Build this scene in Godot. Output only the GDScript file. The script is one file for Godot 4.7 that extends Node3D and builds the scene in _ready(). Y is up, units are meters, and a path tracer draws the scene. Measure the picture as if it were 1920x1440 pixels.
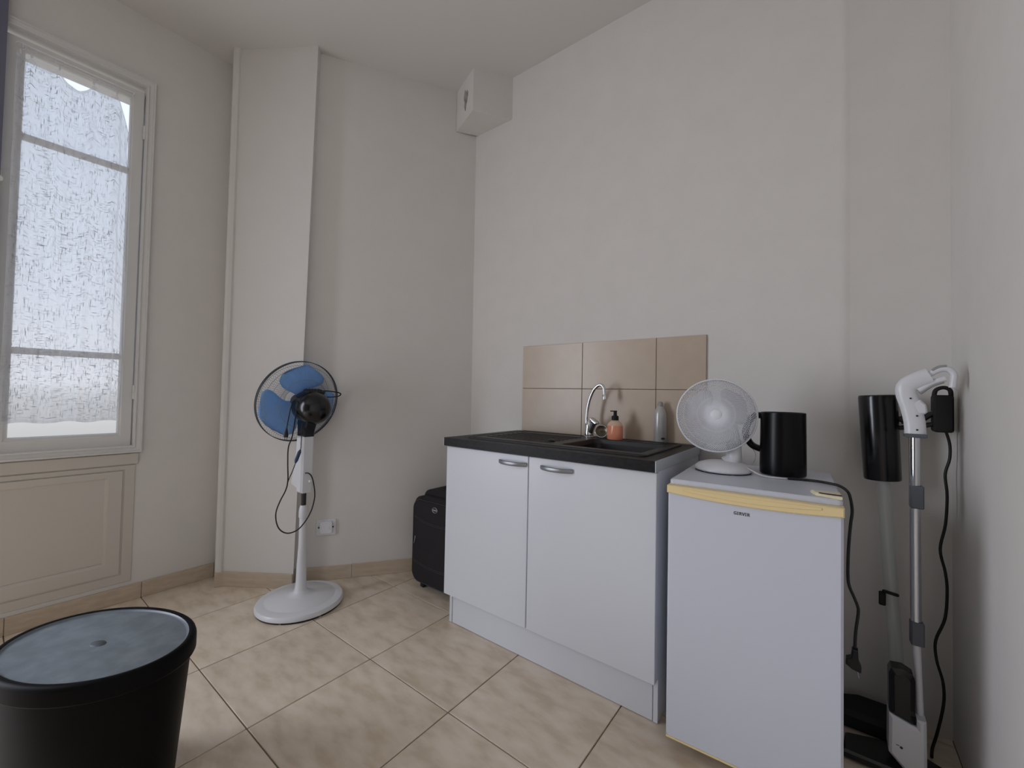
extends Node3D

# Room axes: x runs right along the sink wall (z = 0), y up, z out of the sink wall towards the camera.
const CEIL := 3.05
const XL := -3.24      # face of the window wall
const XR := -0.05      # face of the right wall
const ZR := 5.0        # face of the rear wall, behind the camera
var M := {}
var taken := {}


func _ready() -> void:
	camera_and_light()
	materials()
	room()
	window_wall()
	duct_box()
	wall_socket()
	curtains()
	sink_unit()
	fridge()
	pedestal_fan()
	suitcase()
	waste_bin()
	desk_fan()
	mug()
	black_cord()
	steam_mop()
	stick_vacuum()


func camera_and_light() -> void:
	var cam := Camera3D.new()
	cam.name = "camera"
	cam.fov = 85.527
	cam.near = 0.02
	cam.position = Vector3(-0.3735, 1.1018, 1.9807)
	cam.rotation = Vector3(0.0237, 0.6524, 0.0199)
	add_child(cam)
	cam.current = true
	var sky := ProceduralSkyMaterial.new()
	sky.sky_top_color = Color(0.80, 0.86, 0.95)
	sky.sky_horizon_color = Color(0.93, 0.95, 0.99)
	sky.ground_horizon_color = Color(0.88, 0.90, 0.93)
	sky.ground_bottom_color = Color(0.62, 0.62, 0.62)
	sky.sky_energy_multiplier = 1.0
	sky.ground_energy_multiplier = 1.0
	var s := Sky.new()
	s.sky_material = sky
	var e := Environment.new()
	e.background_mode = Environment.BG_SKY
	e.sky = s
	e.background_energy_multiplier = 2.55
	e.tonemap_mode = Environment.TONE_MAPPER_LINEAR
	e.tonemap_exposure = 0.65
	e.sdfgi_enabled = true
	e.ssao_enabled = true
	e.ssil_enabled = true
	var we := WorldEnvironment.new()
	we.name = "environment"
	we.environment = e
	add_child(we)
	# daylight through the balcony door farther along the window wall, behind the camera
	var a := AreaLight3D.new()
	a.name = "daylight_of_balcony_door"
	a.area_size = Vector2(1.2, 2.1)
	a.area_normalize_energy = true
	a.light_energy = 10.0
	a.light_color = Color(0.93, 0.95, 1.0)
	a.shadow_enabled = true
	a.area_range = 12.0
	a.position = Vector3(XL - 0.03, 1.28, 3.30)
	a.rotation = Vector3(-0.15, -PI / 2, 0)   # skylight falls in from above
	add_child(a)


# ------------------------------------------------------------------ helpers
func S() -> SurfaceTool:
	var st := SurfaceTool.new()
	st.begin(Mesh.PRIMITIVE_TRIANGLES)
	st.set_smooth_group(-1)
	return st


func tri(st: SurfaceTool, a: Vector3, b: Vector3, c: Vector3) -> void:   # counter-clockwise seen from outside
	st.add_vertex(a)
	st.add_vertex(c)
	st.add_vertex(b)


func quad(st: SurfaceTool, a: Vector3, b: Vector3, c: Vector3, d: Vector3) -> void:
	tri(st, a, b, c)
	tri(st, a, c, d)


func fan_out(st: SurfaceTool, p: Array, out: Vector3) -> void:   # flat polygon, turned so that it faces out
	var n: Vector3 = (p[1] - p[0]).cross(p[2] - p[0])
	var q := p.duplicate()
	if n.dot(out) < 0.0:
		q.reverse()
	for i in range(1, q.size() - 1):
		tri(st, q[0], q[i], q[i + 1])


func box(st: SurfaceTool, c: Vector3, s: Vector3, bv := 0.0, bs := Basis()) -> void:
	var h := s / 2.0
	var b := minf(bv, minf(h.x, minf(h.y, h.z)) * 0.95)
	st.set_smooth_group(-1)
	var pt := func(axis: int, sg: Vector3) -> Vector3:
		var v := Vector3()
		for k in 3:
			v[k] = sg[k] * (h[k] if k == axis else h[k] - b)
		return c + bs * v
	for i in 3:
		var j := (i + 1) % 3
		var k := (i + 2) % 3
		for si in [-1.0, 1.0]:
			var ps := []
			for q in [[-1.0, -1.0], [1.0, -1.0], [1.0, 1.0], [-1.0, 1.0]]:
				var sg := Vector3()
				sg[i] = si
				sg[j] = q[0]
				sg[k] = q[1]
				ps.append(pt.call(i, sg))
			var o := Vector3()
			o[i] = si
			fan_out(st, ps, bs * o)
			if b > 0.0:
				for sj in [-1.0, 1.0]:
					var s1 := Vector3()
					s1[i] = si
					s1[j] = sj
					s1[k] = -1.0
					var s2 := s1
					s2[k] = 1.0
					var o2 := Vector3()
					o2[i] = si
					o2[j] = sj
					fan_out(st, [pt.call(i, s1), pt.call(i, s2), pt.call(j, s2), pt.call(j, s1)], bs * o2)
	if b > 0.0:
		for x in [-1.0, 1.0]:
			for y in [-1.0, 1.0]:
				for z in [-1.0, 1.0]:
					var sg := Vector3(x, y, z)
					fan_out(st, [pt.call(0, sg), pt.call(1, sg), pt.call(2, sg)], bs * sg)


func rrect(w: float, h: float, r: float, n := 5, c := Vector2()) -> PackedVector2Array:
	var out := PackedVector2Array()
	for q in 4:
		var cc: Vector2 = c + Vector2((w / 2 - r) * (1 if q in [0, 3] else -1), (h / 2 - r) * (1 if q < 2 else -1))
		for i in n + 1:
			out.append(cc + Vector2.from_angle(PI / 2 * (q + float(i) / n)) * r)
	return out


# polygon in the xy plane drawn out from z0 to z1, with an optional chamfer on both ends
func extrude(st: SurfaceTool, poly: PackedVector2Array, z0: float, z1: float, xf := Transform3D(), bv := 0.0) -> void:
	var p := poly.duplicate()
	if Geometry2D.is_polygon_clockwise(p):
		p.reverse()
	var n := p.size()
	var ins := PackedVector2Array()
	for i in n:
		var e1 := (p[i] - p[(i + n - 1) % n]).normalized()
		var e2 := (p[(i + 1) % n] - p[i]).normalized()
		var n1 := Vector2(-e1.y, e1.x)
		var n2 := Vector2(-e2.y, e2.x)
		ins.append(p[i] + (n1 + n2) / maxf(0.3, 1.0 + n1.dot(n2)) * bv)
	var lev := [[ins, z0], [p, z0 + bv], [p, z1 - bv], [ins, z1]] if bv > 0.0 else [[p, z0], [p, z1]]
	for l in lev.size() - 1:
		var g := 10 + l
		for i in n:
			var j := (i + 1) % n
			var e1 := (p[j] - p[i]).normalized()
			var e0 := (p[i] - p[(i + n - 1) % n]).normalized()
			if e0.dot(e1) < 0.8:
				g += 10
			st.set_smooth_group(g)
			var a: PackedVector2Array = lev[l][0]
			var b: PackedVector2Array = lev[l + 1][0]
			var za: float = lev[l][1]
			var zb: float = lev[l + 1][1]
			quad(st, xf * Vector3(a[i].x, a[i].y, za), xf * Vector3(a[j].x, a[j].y, za), xf * Vector3(b[j].x, b[j].y, zb), xf * Vector3(b[i].x, b[i].y, zb))
	st.set_smooth_group(-1)
	var idx := Geometry2D.triangulate_polygon(ins if bv > 0.0 else p)
	var q: PackedVector2Array = ins if bv > 0.0 else p
	for t in range(0, idx.size(), 3):
		var a := Vector3(q[idx[t]].x, q[idx[t]].y, 0)
		var b := Vector3(q[idx[t + 1]].x, q[idx[t + 1]].y, 0)
		var c := Vector3(q[idx[t + 2]].x, q[idx[t + 2]].y, 0)
		var u := Vector3(0, 0, z1)
		var d := Vector3(0, 0, z0)
		fan_out(st, [xf * (a + u), xf * (b + u), xf * (c + u)], xf.basis * Vector3(0, 0, 1))
		fan_out(st, [xf * (a + d), xf * (b + d), xf * (c + d)], xf.basis * Vector3(0, 0, -1))


func plan(st: SurfaceTool, pts: Array, y0: float, y1: float) -> void:   # a floor-plan polygon (x, z) drawn up from y0 to y1
	var poly := PackedVector2Array()
	for p in pts:
		poly.append(Vector2(p[0], -p[1]))
	extrude(st, poly, y0, y1, Transform3D(Basis(Vector3(1, 0, 0), Vector3(0, 0, -1), Vector3(0, 1, 0)), Vector3()))


func leaning(st: SurfaceTool, low: Array, high: Array) -> void:   # a wall whose floor and ceiling outlines (x, z) differ
	var n := low.size()
	var lp := []
	var hp := []
	for i in n:
		lp.append(Vector3(low[i][0], 0, low[i][1]))
		hp.append(Vector3(high[i][0], CEIL, high[i][1]))
	for i in n:
		var j := (i + 1) % n
		for f in 12:   # short courses keep the twist smooth
			var a := f / 12.0
			var b := (f + 1) / 12.0
			quad(st, lp[i].lerp(hp[i], a), lp[j].lerp(hp[j], a), lp[j].lerp(hp[j], b), lp[i].lerp(hp[i], b))


func lathe(st: SurfaceTool, prof: Array, seg := 32, xf := Transform3D(), sx := 1.0, sz := 1.0) -> void:   # profile of (r, y), outside on its right
	var g := 1
	for i in prof.size() - 1:
		var a: Vector2 = prof[i]
		var b: Vector2 = prof[i + 1]
		if i > 0:
			var d0: Vector2 = (a - prof[i - 1]).normalized()
			if d0.dot((b - a).normalized()) < 0.72:
				g += 1
		st.set_smooth_group(g)
		for k in seg:
			var t0 := TAU * k / seg
			var t1 := TAU * (k + 1) / seg
			var p := func(q: Vector2, t: float) -> Vector3: return xf * Vector3(q.x * cos(t) * sx, q.y, q.x * sin(t) * sz)
			if a.x < 1e-6:
				tri(st, p.call(a, t0), p.call(b, t0), p.call(b, t1))
			elif b.x < 1e-6:
				tri(st, p.call(a, t1), p.call(a, t0), p.call(b, t0))
			else:
				quad(st, p.call(a, t1), p.call(a, t0), p.call(b, t0), p.call(b, t1))
	st.set_smooth_group(-1)


# a tube along points; r may be a number or one number for each point; flat squeezes it across its second axis
func tube(st: SurfaceTool, pts: PackedVector3Array, r, seg := 8, closed := false, flat := 1.0, side := Vector3()) -> void:
	var n := pts.size()
	var rings := []
	var nrm := side
	for i in n:
		var t: Vector3
		if closed:
			t = (pts[(i + 1) % n] - pts[(i + n - 1) % n]).normalized()
		else:
			t = (pts[mini(i + 1, n - 1)] - pts[maxi(i - 1, 0)]).normalized()
		if nrm == Vector3():
			nrm = t.cross(Vector3.UP if absf(t.y) < 0.9 else Vector3.RIGHT)
		nrm = (nrm - t * nrm.dot(t)).normalized()
		var bi := t.cross(nrm)
		var rr: float = r if (r is float) else r[i]
		var ring := PackedVector3Array()
		for k in seg:
			var a := TAU * k / seg
			ring.append(pts[i] + nrm * cos(a) * rr + bi * sin(a) * rr * flat)
		rings.append(ring)
	st.set_smooth_group(1)
	for i in (n if closed else n - 1):
		var a: PackedVector3Array = rings[i]
		var b: PackedVector3Array = rings[(i + 1) % n]
		for k in seg:
			var j := (k + 1) % seg
			quad(st, a[k], a[j], b[j], b[k])
	st.set_smooth_group(-1)
	if not closed:
		fan_out(st, Array(rings[0]), pts[0] - pts[1])
		fan_out(st, Array(rings[n - 1]), pts[n - 1] - pts[n - 2])


func curve(raw: Array, per := 6) -> PackedVector3Array:   # a smooth line through the points
	var out := PackedVector3Array()
	var n := raw.size()
	for i in n - 1:
		var p0: Vector3 = raw[maxi(i - 1, 0)]
		var p1: Vector3 = raw[i]
		var p2: Vector3 = raw[i + 1]
		var p3: Vector3 = raw[mini(i + 2, n - 1)]
		for k in per:
			out.append(p1.cubic_interpolate(p2, p0, p3, float(k) / per))
	out.append(raw[n - 1])
	return out


func ring(c: Vector3, r: float, bs := Basis(), n := 48, sx := 1.0) -> PackedVector3Array:   # a circle in the xy plane of bs
	var out := PackedVector3Array()
	for i in n:
		out.append(c + bs * Vector3(cos(TAU * i / n) * r * sx, sin(TAU * i / n) * r, 0))
	return out


func loft(st: SurfaceTool, loops: Array, g := -1) -> void:
	st.set_smooth_group(g)
	for l in loops.size() - 1:
		var a: PackedVector3Array = loops[l]
		var b: PackedVector3Array = loops[l + 1]
		for i in a.size():
			var j := (i + 1) % a.size()
			quad(st, a[i], a[j], b[j], b[i])
	st.set_smooth_group(-1)


# a mitred frame on a plane x = const, facing +x: profile of (distance inwards from the outer rectangle, height off the plane)
func frame(st: SurfaceTool, z0: float, z1: float, y0: float, y1: float, prof: Array, x0: float, wide := [1.0, 1.0, 1.0, 1.0]) -> void:
	var loops := []
	for p in prof:
		var o: float = p[0]
		var x: float = x0 + p[1]
		loops.append(PackedVector3Array([Vector3(x, y0 + o * wide[2], z1 - o * wide[1]), Vector3(x, y0 + o * wide[2], z0 + o * wide[0]), Vector3(x, y1 - o * wide[3], z0 + o * wide[0]), Vector3(x, y1 - o * wide[3], z1 - o * wide[1])]))
	loft(st, loops)


func numbered(called: String) -> String:
	taken[called] = int(taken.get(called, -1)) + 1
	return called if taken[called] == 0 else "%s_%03d" % [called, taken[called]]


func tag(o: Node3D, label: String, category: String, kind := "", group := "") -> void:
	o.set_meta("label", label)
	o.set_meta("category", category)
	if kind:
		o.set_meta("kind", kind)
	if group:
		o.set_meta("group", group)


func thing(called: String, label: String, category: String, at := Vector3(), turn := 0.0, kind := "", group := "") -> Node3D:
	var o := Node3D.new()
	o.name = numbered(called)
	o.position = at
	o.rotation.y = turn
	tag(o, label, category, kind, group)
	add_child(o, true)
	return o


func part(called: String, st: SurfaceTool, m: Material, parent: Node3D, xf := Transform3D()) -> MeshInstance3D:
	var o := MeshInstance3D.new()
	o.name = called
	st.generate_normals()
	o.mesh = st.commit()
	o.material_override = m
	o.transform = xf
	parent.add_child(o, true)
	return o


func single(called: String, st: SurfaceTool, m: Material, label: String, category: String, kind := "", group := "") -> MeshInstance3D:
	var o := part(numbered(called), st, m, self)
	tag(o, label, category, kind, group)
	return o


func lettering(called: String, s: String, h: float, m: Material, parent: Node3D, xf: Transform3D) -> void:
	var f := SystemFont.new()
	f.font_names = PackedStringArray(["Droid Sans"])
	f.font_weight = 700
	var t := TextMesh.new()
	t.text = s
	t.font = f
	t.font_size = 32
	t.pixel_size = h / 23.0
	t.depth = 0.0006
	var o := MeshInstance3D.new()
	o.name = called
	o.mesh = t
	o.material_override = m
	o.transform = xf
	parent.add_child(o, true)


# ------------------------------------------------------------------ materials
func mat(c: Color, rough := 0.6, metal := 0.0) -> StandardMaterial3D:
	var m := StandardMaterial3D.new()
	m.albedo_color = c
	m.roughness = rough
	m.metallic = metal
	return m


func noise_tex(sd: int, freq: float, ramp: Array, size := 512, oct := 4, normal := false, bump := 2.0) -> NoiseTexture2D:
	var n := FastNoiseLite.new()
	n.seed = sd
	n.noise_type = FastNoiseLite.TYPE_SIMPLEX_SMOOTH
	n.frequency = freq
	n.fractal_octaves = oct
	var t := NoiseTexture2D.new()
	t.width = size
	t.height = size
	t.seamless = true
	t.noise = n
	if normal:
		t.as_normal_map = true
		t.bump_strength = bump
	else:
		var g := Gradient.new()
		g.offsets = PackedFloat32Array(ramp.map(func(r): return r[0]))
		g.colors = PackedColorArray(ramp.map(func(r): return r[1]))
		t.color_ramp = g
	return t


func tri_map(m: StandardMaterial3D, scale: Vector3, off := Vector3()) -> void:
	m.uv1_triplanar = true
	m.uv1_world_triplanar = true
	m.uv1_scale = scale
	m.uv1_offset = off


func materials() -> void:
	var plaster := noise_tex(3, 0.012, [[0.0, Color(0.863, 0.848, 0.829)], [1.0, Color(0.88, 0.865, 0.846)]], 512, 5)
	var plaster_bump := noise_tex(9, 0.03, [], 512, 5, true, 1.5)
	M.wall = mat(Color.WHITE, 0.85)
	M.wall.albedo_texture = plaster
	M.wall.normal_enabled = true
	M.wall.normal_texture = plaster_bump
	M.wall.normal_scale = 0.15
	tri_map(M.wall, Vector3.ONE * 0.8)
	M.ceiling = mat(Color(0.85, 0.84, 0.82), 0.9)
	M.rear = mat(Color(0.42, 0.40, 0.38), 0.85)
	M.paint = mat(Color(0.86, 0.855, 0.84), 0.42)
	M.paint_old = mat(Color(0.80, 0.775, 0.735), 0.5)
	for i in 4:
		var d := -0.012 * i
		var t := noise_tex(40 + i, 0.012, [[0.15, Color(0.835 + d, 0.765 + d, 0.675 + d)], [0.45, Color(0.885 + d, 0.82 + d, 0.735 + d)], [0.85, Color(0.92 + d, 0.865 + d, 0.795 + d)]], 512, 5)
		var m := mat(Color.WHITE, 0.34)
		m.albedo_texture = t
		tri_map(m, Vector3(0.9, 1.2, 2.1), Vector3(0.37 * i, 0.2, 0.61 * i))
		M["tile%d" % i] = m
	M.grout = mat(Color(0.50, 0.45, 0.38), 0.9)
	M.plinth = mat(Color.WHITE, 0.4)
	M.plinth.albedo_texture = noise_tex(60, 0.02, [[0.2, Color(0.755, 0.69, 0.605)], [0.8, Color(0.805, 0.74, 0.655)]], 256, 4)
	tri_map(M.plinth, Vector3(2, 6, 2))
	M.splash = mat(Color.WHITE, 0.3)
	M.splash.albedo_texture = noise_tex(70, 0.012, [[0.1, Color(0.765, 0.695, 0.62)], [0.9, Color(0.785, 0.715, 0.64)]], 512, 3)
	tri_map(M.splash, Vector3.ONE * 1.5)
	M.laminate = mat(Color(0.85, 0.86, 0.885), 0.32)
	M.worktop = mat(Color.WHITE, 0.42)
	M.worktop.albedo_texture = noise_tex(80, 0.06, [[0.3, Color(0.10, 0.10, 0.108)], [0.7, Color(0.14, 0.138, 0.14)]], 256, 3)
	tri_map(M.worktop, Vector3(2, 4, 6))
	M.worktop.metallic_specular = 0.3
	M.edge_strip = mat(Color(0.74, 0.76, 0.77), 0.4, 0.2)
	M.sink = mat(Color(0.12, 0.12, 0.125), 0.45)
	M.chrome = mat(Color(0.86, 0.87, 0.88), 0.09, 1.0)
	M.steel = mat(Color(0.60, 0.61, 0.63), 0.45, 1.0)
	M.dark_steel = mat(Color(0.28, 0.28, 0.28), 0.3, 0.8)
	M.black = mat(Color(0.075, 0.077, 0.085), 0.3)
	M.black_gloss = mat(Color(0.045, 0.048, 0.06), 0.2)
	M.black_matt = mat(Color(0.06, 0.06, 0.065), 0.7)
	M.rubber = mat(Color(0.05, 0.05, 0.055), 0.6)
	M.cord = mat(Color(0.05, 0.05, 0.055), 0.5)
	M.white_plastic = mat(Color(0.88, 0.885, 0.90), 0.3)
	M.white_cord = mat(Color(0.85, 0.84, 0.82), 0.5)
	M.fridge = mat(Color(0.82, 0.835, 0.88), 0.35)
	M.yellow = mat(Color(0.94, 0.85, 0.64), 0.42)
	M.cream = mat(Color(0.90, 0.86, 0.74), 0.45)
	M.mug = mat(Color(0.03, 0.032, 0.042), 0.3)
	M.mug.metallic_specular = 0.32
	M.print = mat(Color(0.22, 0.23, 0.26), 0.5)
	M.blue = mat(Color(0.61, 0.81, 1.0, 0.9), 0.3)
	M.blue.transparency = BaseMaterial3D.TRANSPARENCY_ALPHA
	M.blue.albedo_texture = flat_image(Color.WHITE)
	M.blue.backlight_enabled = true
	M.blue.backlight = Color(0.9, 0.9, 0.9)
	M.blue_dark = mat(Color(0.14, 0.23, 0.36), 0.4)
	M.wire_dark = mat(Color(0.24, 0.25, 0.27), 0.4, 0.3)
	M.wire_grey = mat(Color(0.56, 0.58, 0.62), 0.4, 0.0)
	M.wire_white = mat(Color(0.92, 0.925, 0.95), 0.35)
	M.blade_grey = mat(Color(0.80, 0.79, 0.80), 0.4)
	M.grey_plastic = mat(Color(0.36, 0.375, 0.40), 0.5)
	M.smoke = mat(Color(0.07, 0.075, 0.08), 0.2)
	M.fabric = mat(Color.WHITE, 0.85)
	M.fabric.albedo_texture = noise_tex(90, 0.2, [[0.3, Color(0.075, 0.06, 0.07)], [0.7, Color(0.125, 0.105, 0.12)]], 256, 2)
	tri_map(M.fabric, Vector3.ONE * 6.0)
	M.piping = mat(Color(0.20, 0.18, 0.19), 0.5)
	M.bin = mat(Color(0.04, 0.037, 0.043), 0.5)
	M.bin.metallic_specular = 0.2
	M.lid = mat(Color.WHITE, 0.36)
	M.lid.albedo_texture = noise_tex(95, 0.02, [[0.2, Color(0.395, 0.43, 0.455)], [0.8, Color(0.46, 0.495, 0.525)]], 256, 4)
	tri_map(M.lid, Vector3.ONE * 3.0)
	M.drape = mat(Color(0.46, 0.46, 0.53), 0.9)
	M.pane = mat(Color(1, 1, 1, 0.04), 0.02)
	M.pane.transparency = BaseMaterial3D.TRANSPARENCY_ALPHA
	M.clear = mat(Color(0.86, 0.90, 0.885, 0.26), 0.12)
	M.clear.transparency = BaseMaterial3D.TRANSPARENCY_ALPHA
	M.soap = mat(Color(0.95, 0.62, 0.49), 0.2)
	M.soap_clear = mat(Color(0.86, 0.74, 0.64), 0.2)
	M.silver = mat(Color(0.74, 0.73, 0.72), 0.3, 0.25)
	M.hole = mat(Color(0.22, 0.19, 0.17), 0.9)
	M.sheer = sheer_material()


func flat_image(c: Color) -> ImageTexture:
	var im := Image.create_empty(4, 4, false, Image.FORMAT_RGBA8)
	im.fill(c)
	return ImageTexture.create_from_image(im)


func sheer_material() -> StandardMaterial3D:   # net cloth with slubs: thicker threads across and down
	var rng := RandomNumberGenerator.new()
	rng.seed = 11
	var w := 384
	var h := 1280
	var a := PackedFloat32Array()
	a.resize(w * h)
	a.fill(0.60)
	for i in 7500:
		var down := rng.randf() < 0.52
		var x := rng.randi_range(0, w - 1)
		var y := rng.randi_range(0, h - 1)
		var dense := 0.5 + 0.5 * sin(y * 0.011 + sin(x * 0.03) * 1.5) * sin(x * 0.026 + 1.0)
		if rng.randf() > 0.35 + 0.65 * dense:
			continue
		var n := rng.randi_range(7, 30) if down else rng.randi_range(7, 30)
		var s := rng.randf_range(0.12, 0.42)
		var th := 2 if rng.randf() < 0.3 else 1
		for k in n:
			for t in th:
				var px := (x + (t if down else k)) % w
				var py := (y + (k if down else t)) % h
				a[py * w + px] = minf(0.97, a[py * w + px] + s * sin(PI * (k + 0.5) / n))
	var im := Image.create_empty(w, h, false, Image.FORMAT_RGBA8)
	for y in h:
		for x in w:
			var v := a[y * w + x] + (0.04 if (x % 3 == 0) else 0.0)
			var edge := y < 12 or y > h - 12 or (x > w - 38 and x < w - 30)
			if edge:
				v = maxf(v, 0.74)
			var g := lerpf(0.95, 0.66, clampf((v - 0.55) / 0.42, 0, 1)) if not edge else 0.88
			im.set_pixel(x, y, Color(g, g, g * 1.01, clampf(v, 0, 1)))
	var m := mat(Color.WHITE, 0.9)
	m.albedo_texture = ImageTexture.create_from_image(im)
	m.transparency = BaseMaterial3D.TRANSPARENCY_ALPHA
	m.backlight_enabled = true
	m.backlight = Color(1, 1, 1)
	m.cull_mode = BaseMaterial3D.CULL_DISABLED
	return m


# ------------------------------------------------------------------ the room
const GX0 := -0.96      # one joint of the floor grid
const GZ0 := 0.942
const GP := 0.456

func room() -> void:
	var st := S()
	box(st, Vector3((XL + XR) / 2, -0.065, ZR / 2), Vector3(XR - XL + 0.5, 0.122, ZR + 0.5))
	var fl := single("floor", st, M.grout, "floor of large beige travertine-look tiles laid square to the sink wall", "floor", "structure")
	var gap := 0.0022
	var shapes := {}
	for i in range(-5, 3):
		for k in range(-3, 10):
			var x0 := maxf(XL, GX0 + i * GP)
			var x1 := minf(XR, GX0 + (i + 1) * GP)
			var z0 := maxf(-0.02, GZ0 + k * GP)
			var z1 := minf(ZR, GZ0 + (k + 1) * GP)
			if x1 - x0 < 0.02 or z1 - z0 < 0.02:
				continue
			var size := Vector3(x1 - x0 - gap * 2, 0.008, z1 - z0 - gap * 2)
			var key := "%.3f %.3f" % [size.x, size.z]
			if not shapes.has(key):
				var t := S()
				box(t, Vector3(0, -0.004, 0), size, 0.0012)
				t.generate_normals()
				shapes[key] = t.commit()
			var o := MeshInstance3D.new()
			o.name = "tile"
			o.mesh = shapes[key]
			o.material_override = M["tile%d" % posmod(i * 3 + k * 5 + i * k, 4)]
			o.position = Vector3((x0 + x1) / 2, 0, (z0 + z1) / 2)
			fl.add_child(o, true)
	st = S()
	box(st, Vector3((XL + XR) / 2, CEIL + 0.1, ZR / 2), Vector3(XR - XL + 0.5, 0.2, ZR + 0.5))
	single("ceiling", st, M.ceiling, "plain off-white plastered ceiling", "ceiling", "structure")
	# the sink wall, with the rounded corner bead where it steps back by the right wall
	st = S()
	plan(st, [[-2.40, 0], [-0.352, 0], [-0.344, 0.0018], [-0.335, 0.0024], [-0.326, 0.0018], [-0.316, -0.001], [-0.310, -0.003], [XR, -0.003], [XR, -0.22], [-2.40, -0.22]], 0, CEIL)
	var wb := single("wall_back", st, M.wall, "white plastered wall behind the sink unit, stepping back beside the right corner", "wall", "structure")
	splash_tiles(wb)
	st = S()
	leaning(st, [[-2.80, 0.83], [-3.49, 0.83], [-3.49, -0.22], [-2.21, -0.22], [-2.21, 0]], [[-2.715, 0.80], [-3.49, 0.83], [-3.49, -0.22], [-2.21, -0.22], [-2.225, 0]])
	single("wall_niche", st, M.wall, "white slanting wall with the socket between pier and sink corner", "wall", "structure")
	st = S()
	var rib := [[XL, 1.070], [-3.082, 1.119], [-3.074, 1.119], [-3.064, 1.110], [-3.058, 1.097], [-3.062, 1.086]]
	leaning(st, [[-2.735, 0.855], [-2.80, 0.83], [-3.49, 0.83], [-3.49, 1.07]] + rib, [[-2.675, 0.837], [-2.715, 0.80], [-3.49, 0.83], [-3.49, 1.07]] + rib)
	single("wall_pier", st, M.wall, "bright slanting wall pier beside the window wall, behind the pedestal fan", "wall", "structure")
	st = S()
	box(st, Vector3(XR + 0.1, CEIL / 2, ZR / 2 - 0.1), Vector3(0.2, CEIL, ZR + 0.24))
	single("wall_right", st, M.wall, "white wall at the right, bare and next to the steam mop", "wall", "structure")
	st = S()
	box(st, Vector3((XL + XR) / 2, CEIL / 2, ZR + 0.1), Vector3(XR - XL, CEIL, 0.2))
	single("wall_rear", st, M.rear, "taupe wall behind the camera", "wall", "structure")
	# plinth tiles
	plinth("baseboard_left", [Vector2(XL, 1.075), Vector2(XL, 2.66)], [0.323, 0.779, 1.235], "beige tile plinth under the window")
	plinth("baseboard_pier", [Vector2(-2.735, 0.855), Vector2(-3.058, 1.083), Vector2(-3.078, 1.121)], [0.396], "beige tile plinth along the wall pier behind the pedestal fan")
	plinth("baseboard_niche", [Vector2(-2.21, 0), Vector2(-2.80, 0.83)], [0.33, 0.70], "beige tile plinth under the wall socket")
	plinth("baseboard_back", [Vector2(-0.80, 0), Vector2(-2.205, 0)], [0.456, 0.912, 1.368], "beige tile plinth behind the sink unit")


func plinth(called: String, line: Array, cuts: Array, label: String) -> void:
	var t := thing(called, label, "baseboard", Vector3(), 0.0, "structure")
	var total := 0.0
	for i in line.size() - 1:
		total += line[i].distance_to(line[i + 1])
	var ends := cuts.duplicate()
	# corners of the wall also end a tile
	var run := 0.0
	for i in line.size() - 1:
		run += line[i].distance_to(line[i + 1])
		ends.append(run)
	ends.sort()
	var from: float = 0.0
	for c in ends:
		if c - from < 0.01:
			continue
		var mid: float = (from + c) / 2.0
		var seen := 0.0
		for i in line.size() - 1:
			var l: float = line[i].distance_to(line[i + 1])
			if mid < seen + l:
				var d: Vector2 = (line[i + 1] - line[i]) / l
				var p: Vector2 = line[i] + d * (mid - seen)
				var nrm := Vector2(-d.y, d.x)
				if (Vector2(-0.4, 2.0) - p).dot(nrm) < 0:
					nrm = -nrm
				var bs := Basis(Vector3(d.x, 0, d.y), Vector3.UP, Vector3(d.x, 0, d.y).cross(Vector3.UP))
				var st := S()
				box(st, Vector3(p.x + nrm.x * 0.005, 0.040, p.y + nrm.y * 0.005), Vector3(c - from - 0.002, 0.08, 0.010), 0.0015, bs)
				part("tile", st, M.plinth, t)
				break
			seen += l
		from = c


func splash_tiles(wall: Node3D) -> void:
	var xs := [-1.803, -1.4134, -1.0238, -0.8035]
	var ys := [0.8895, 1.1356, 1.3816]
	for r in 2:
		for c in 3:
			var st := S()
			var x0: float = xs[c] + 0.0013
			var x1: float = xs[c + 1] - 0.0013
			var y0: float = ys[r] + 0.0013
			var y1: float = ys[r + 1] - 0.0013
			box(st, Vector3((x0 + x1) / 2, (y0 + y1) / 2, 0.005), Vector3(x1 - x0, y1 - y0, 0.009), 0.0012)
			part("tile", st, M.splash, wall)
	var st2 := S()
	box(st2, Vector3(-1.303, 1.1356, 0.0022), Vector3(0.996, 0.49, 0.004))
	part("grout", st2, M.grout, wall)


const WZ0 := 1.455
const WZ1 := 2.40
const WY0 := 0.775
const WY1 := 2.675

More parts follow.
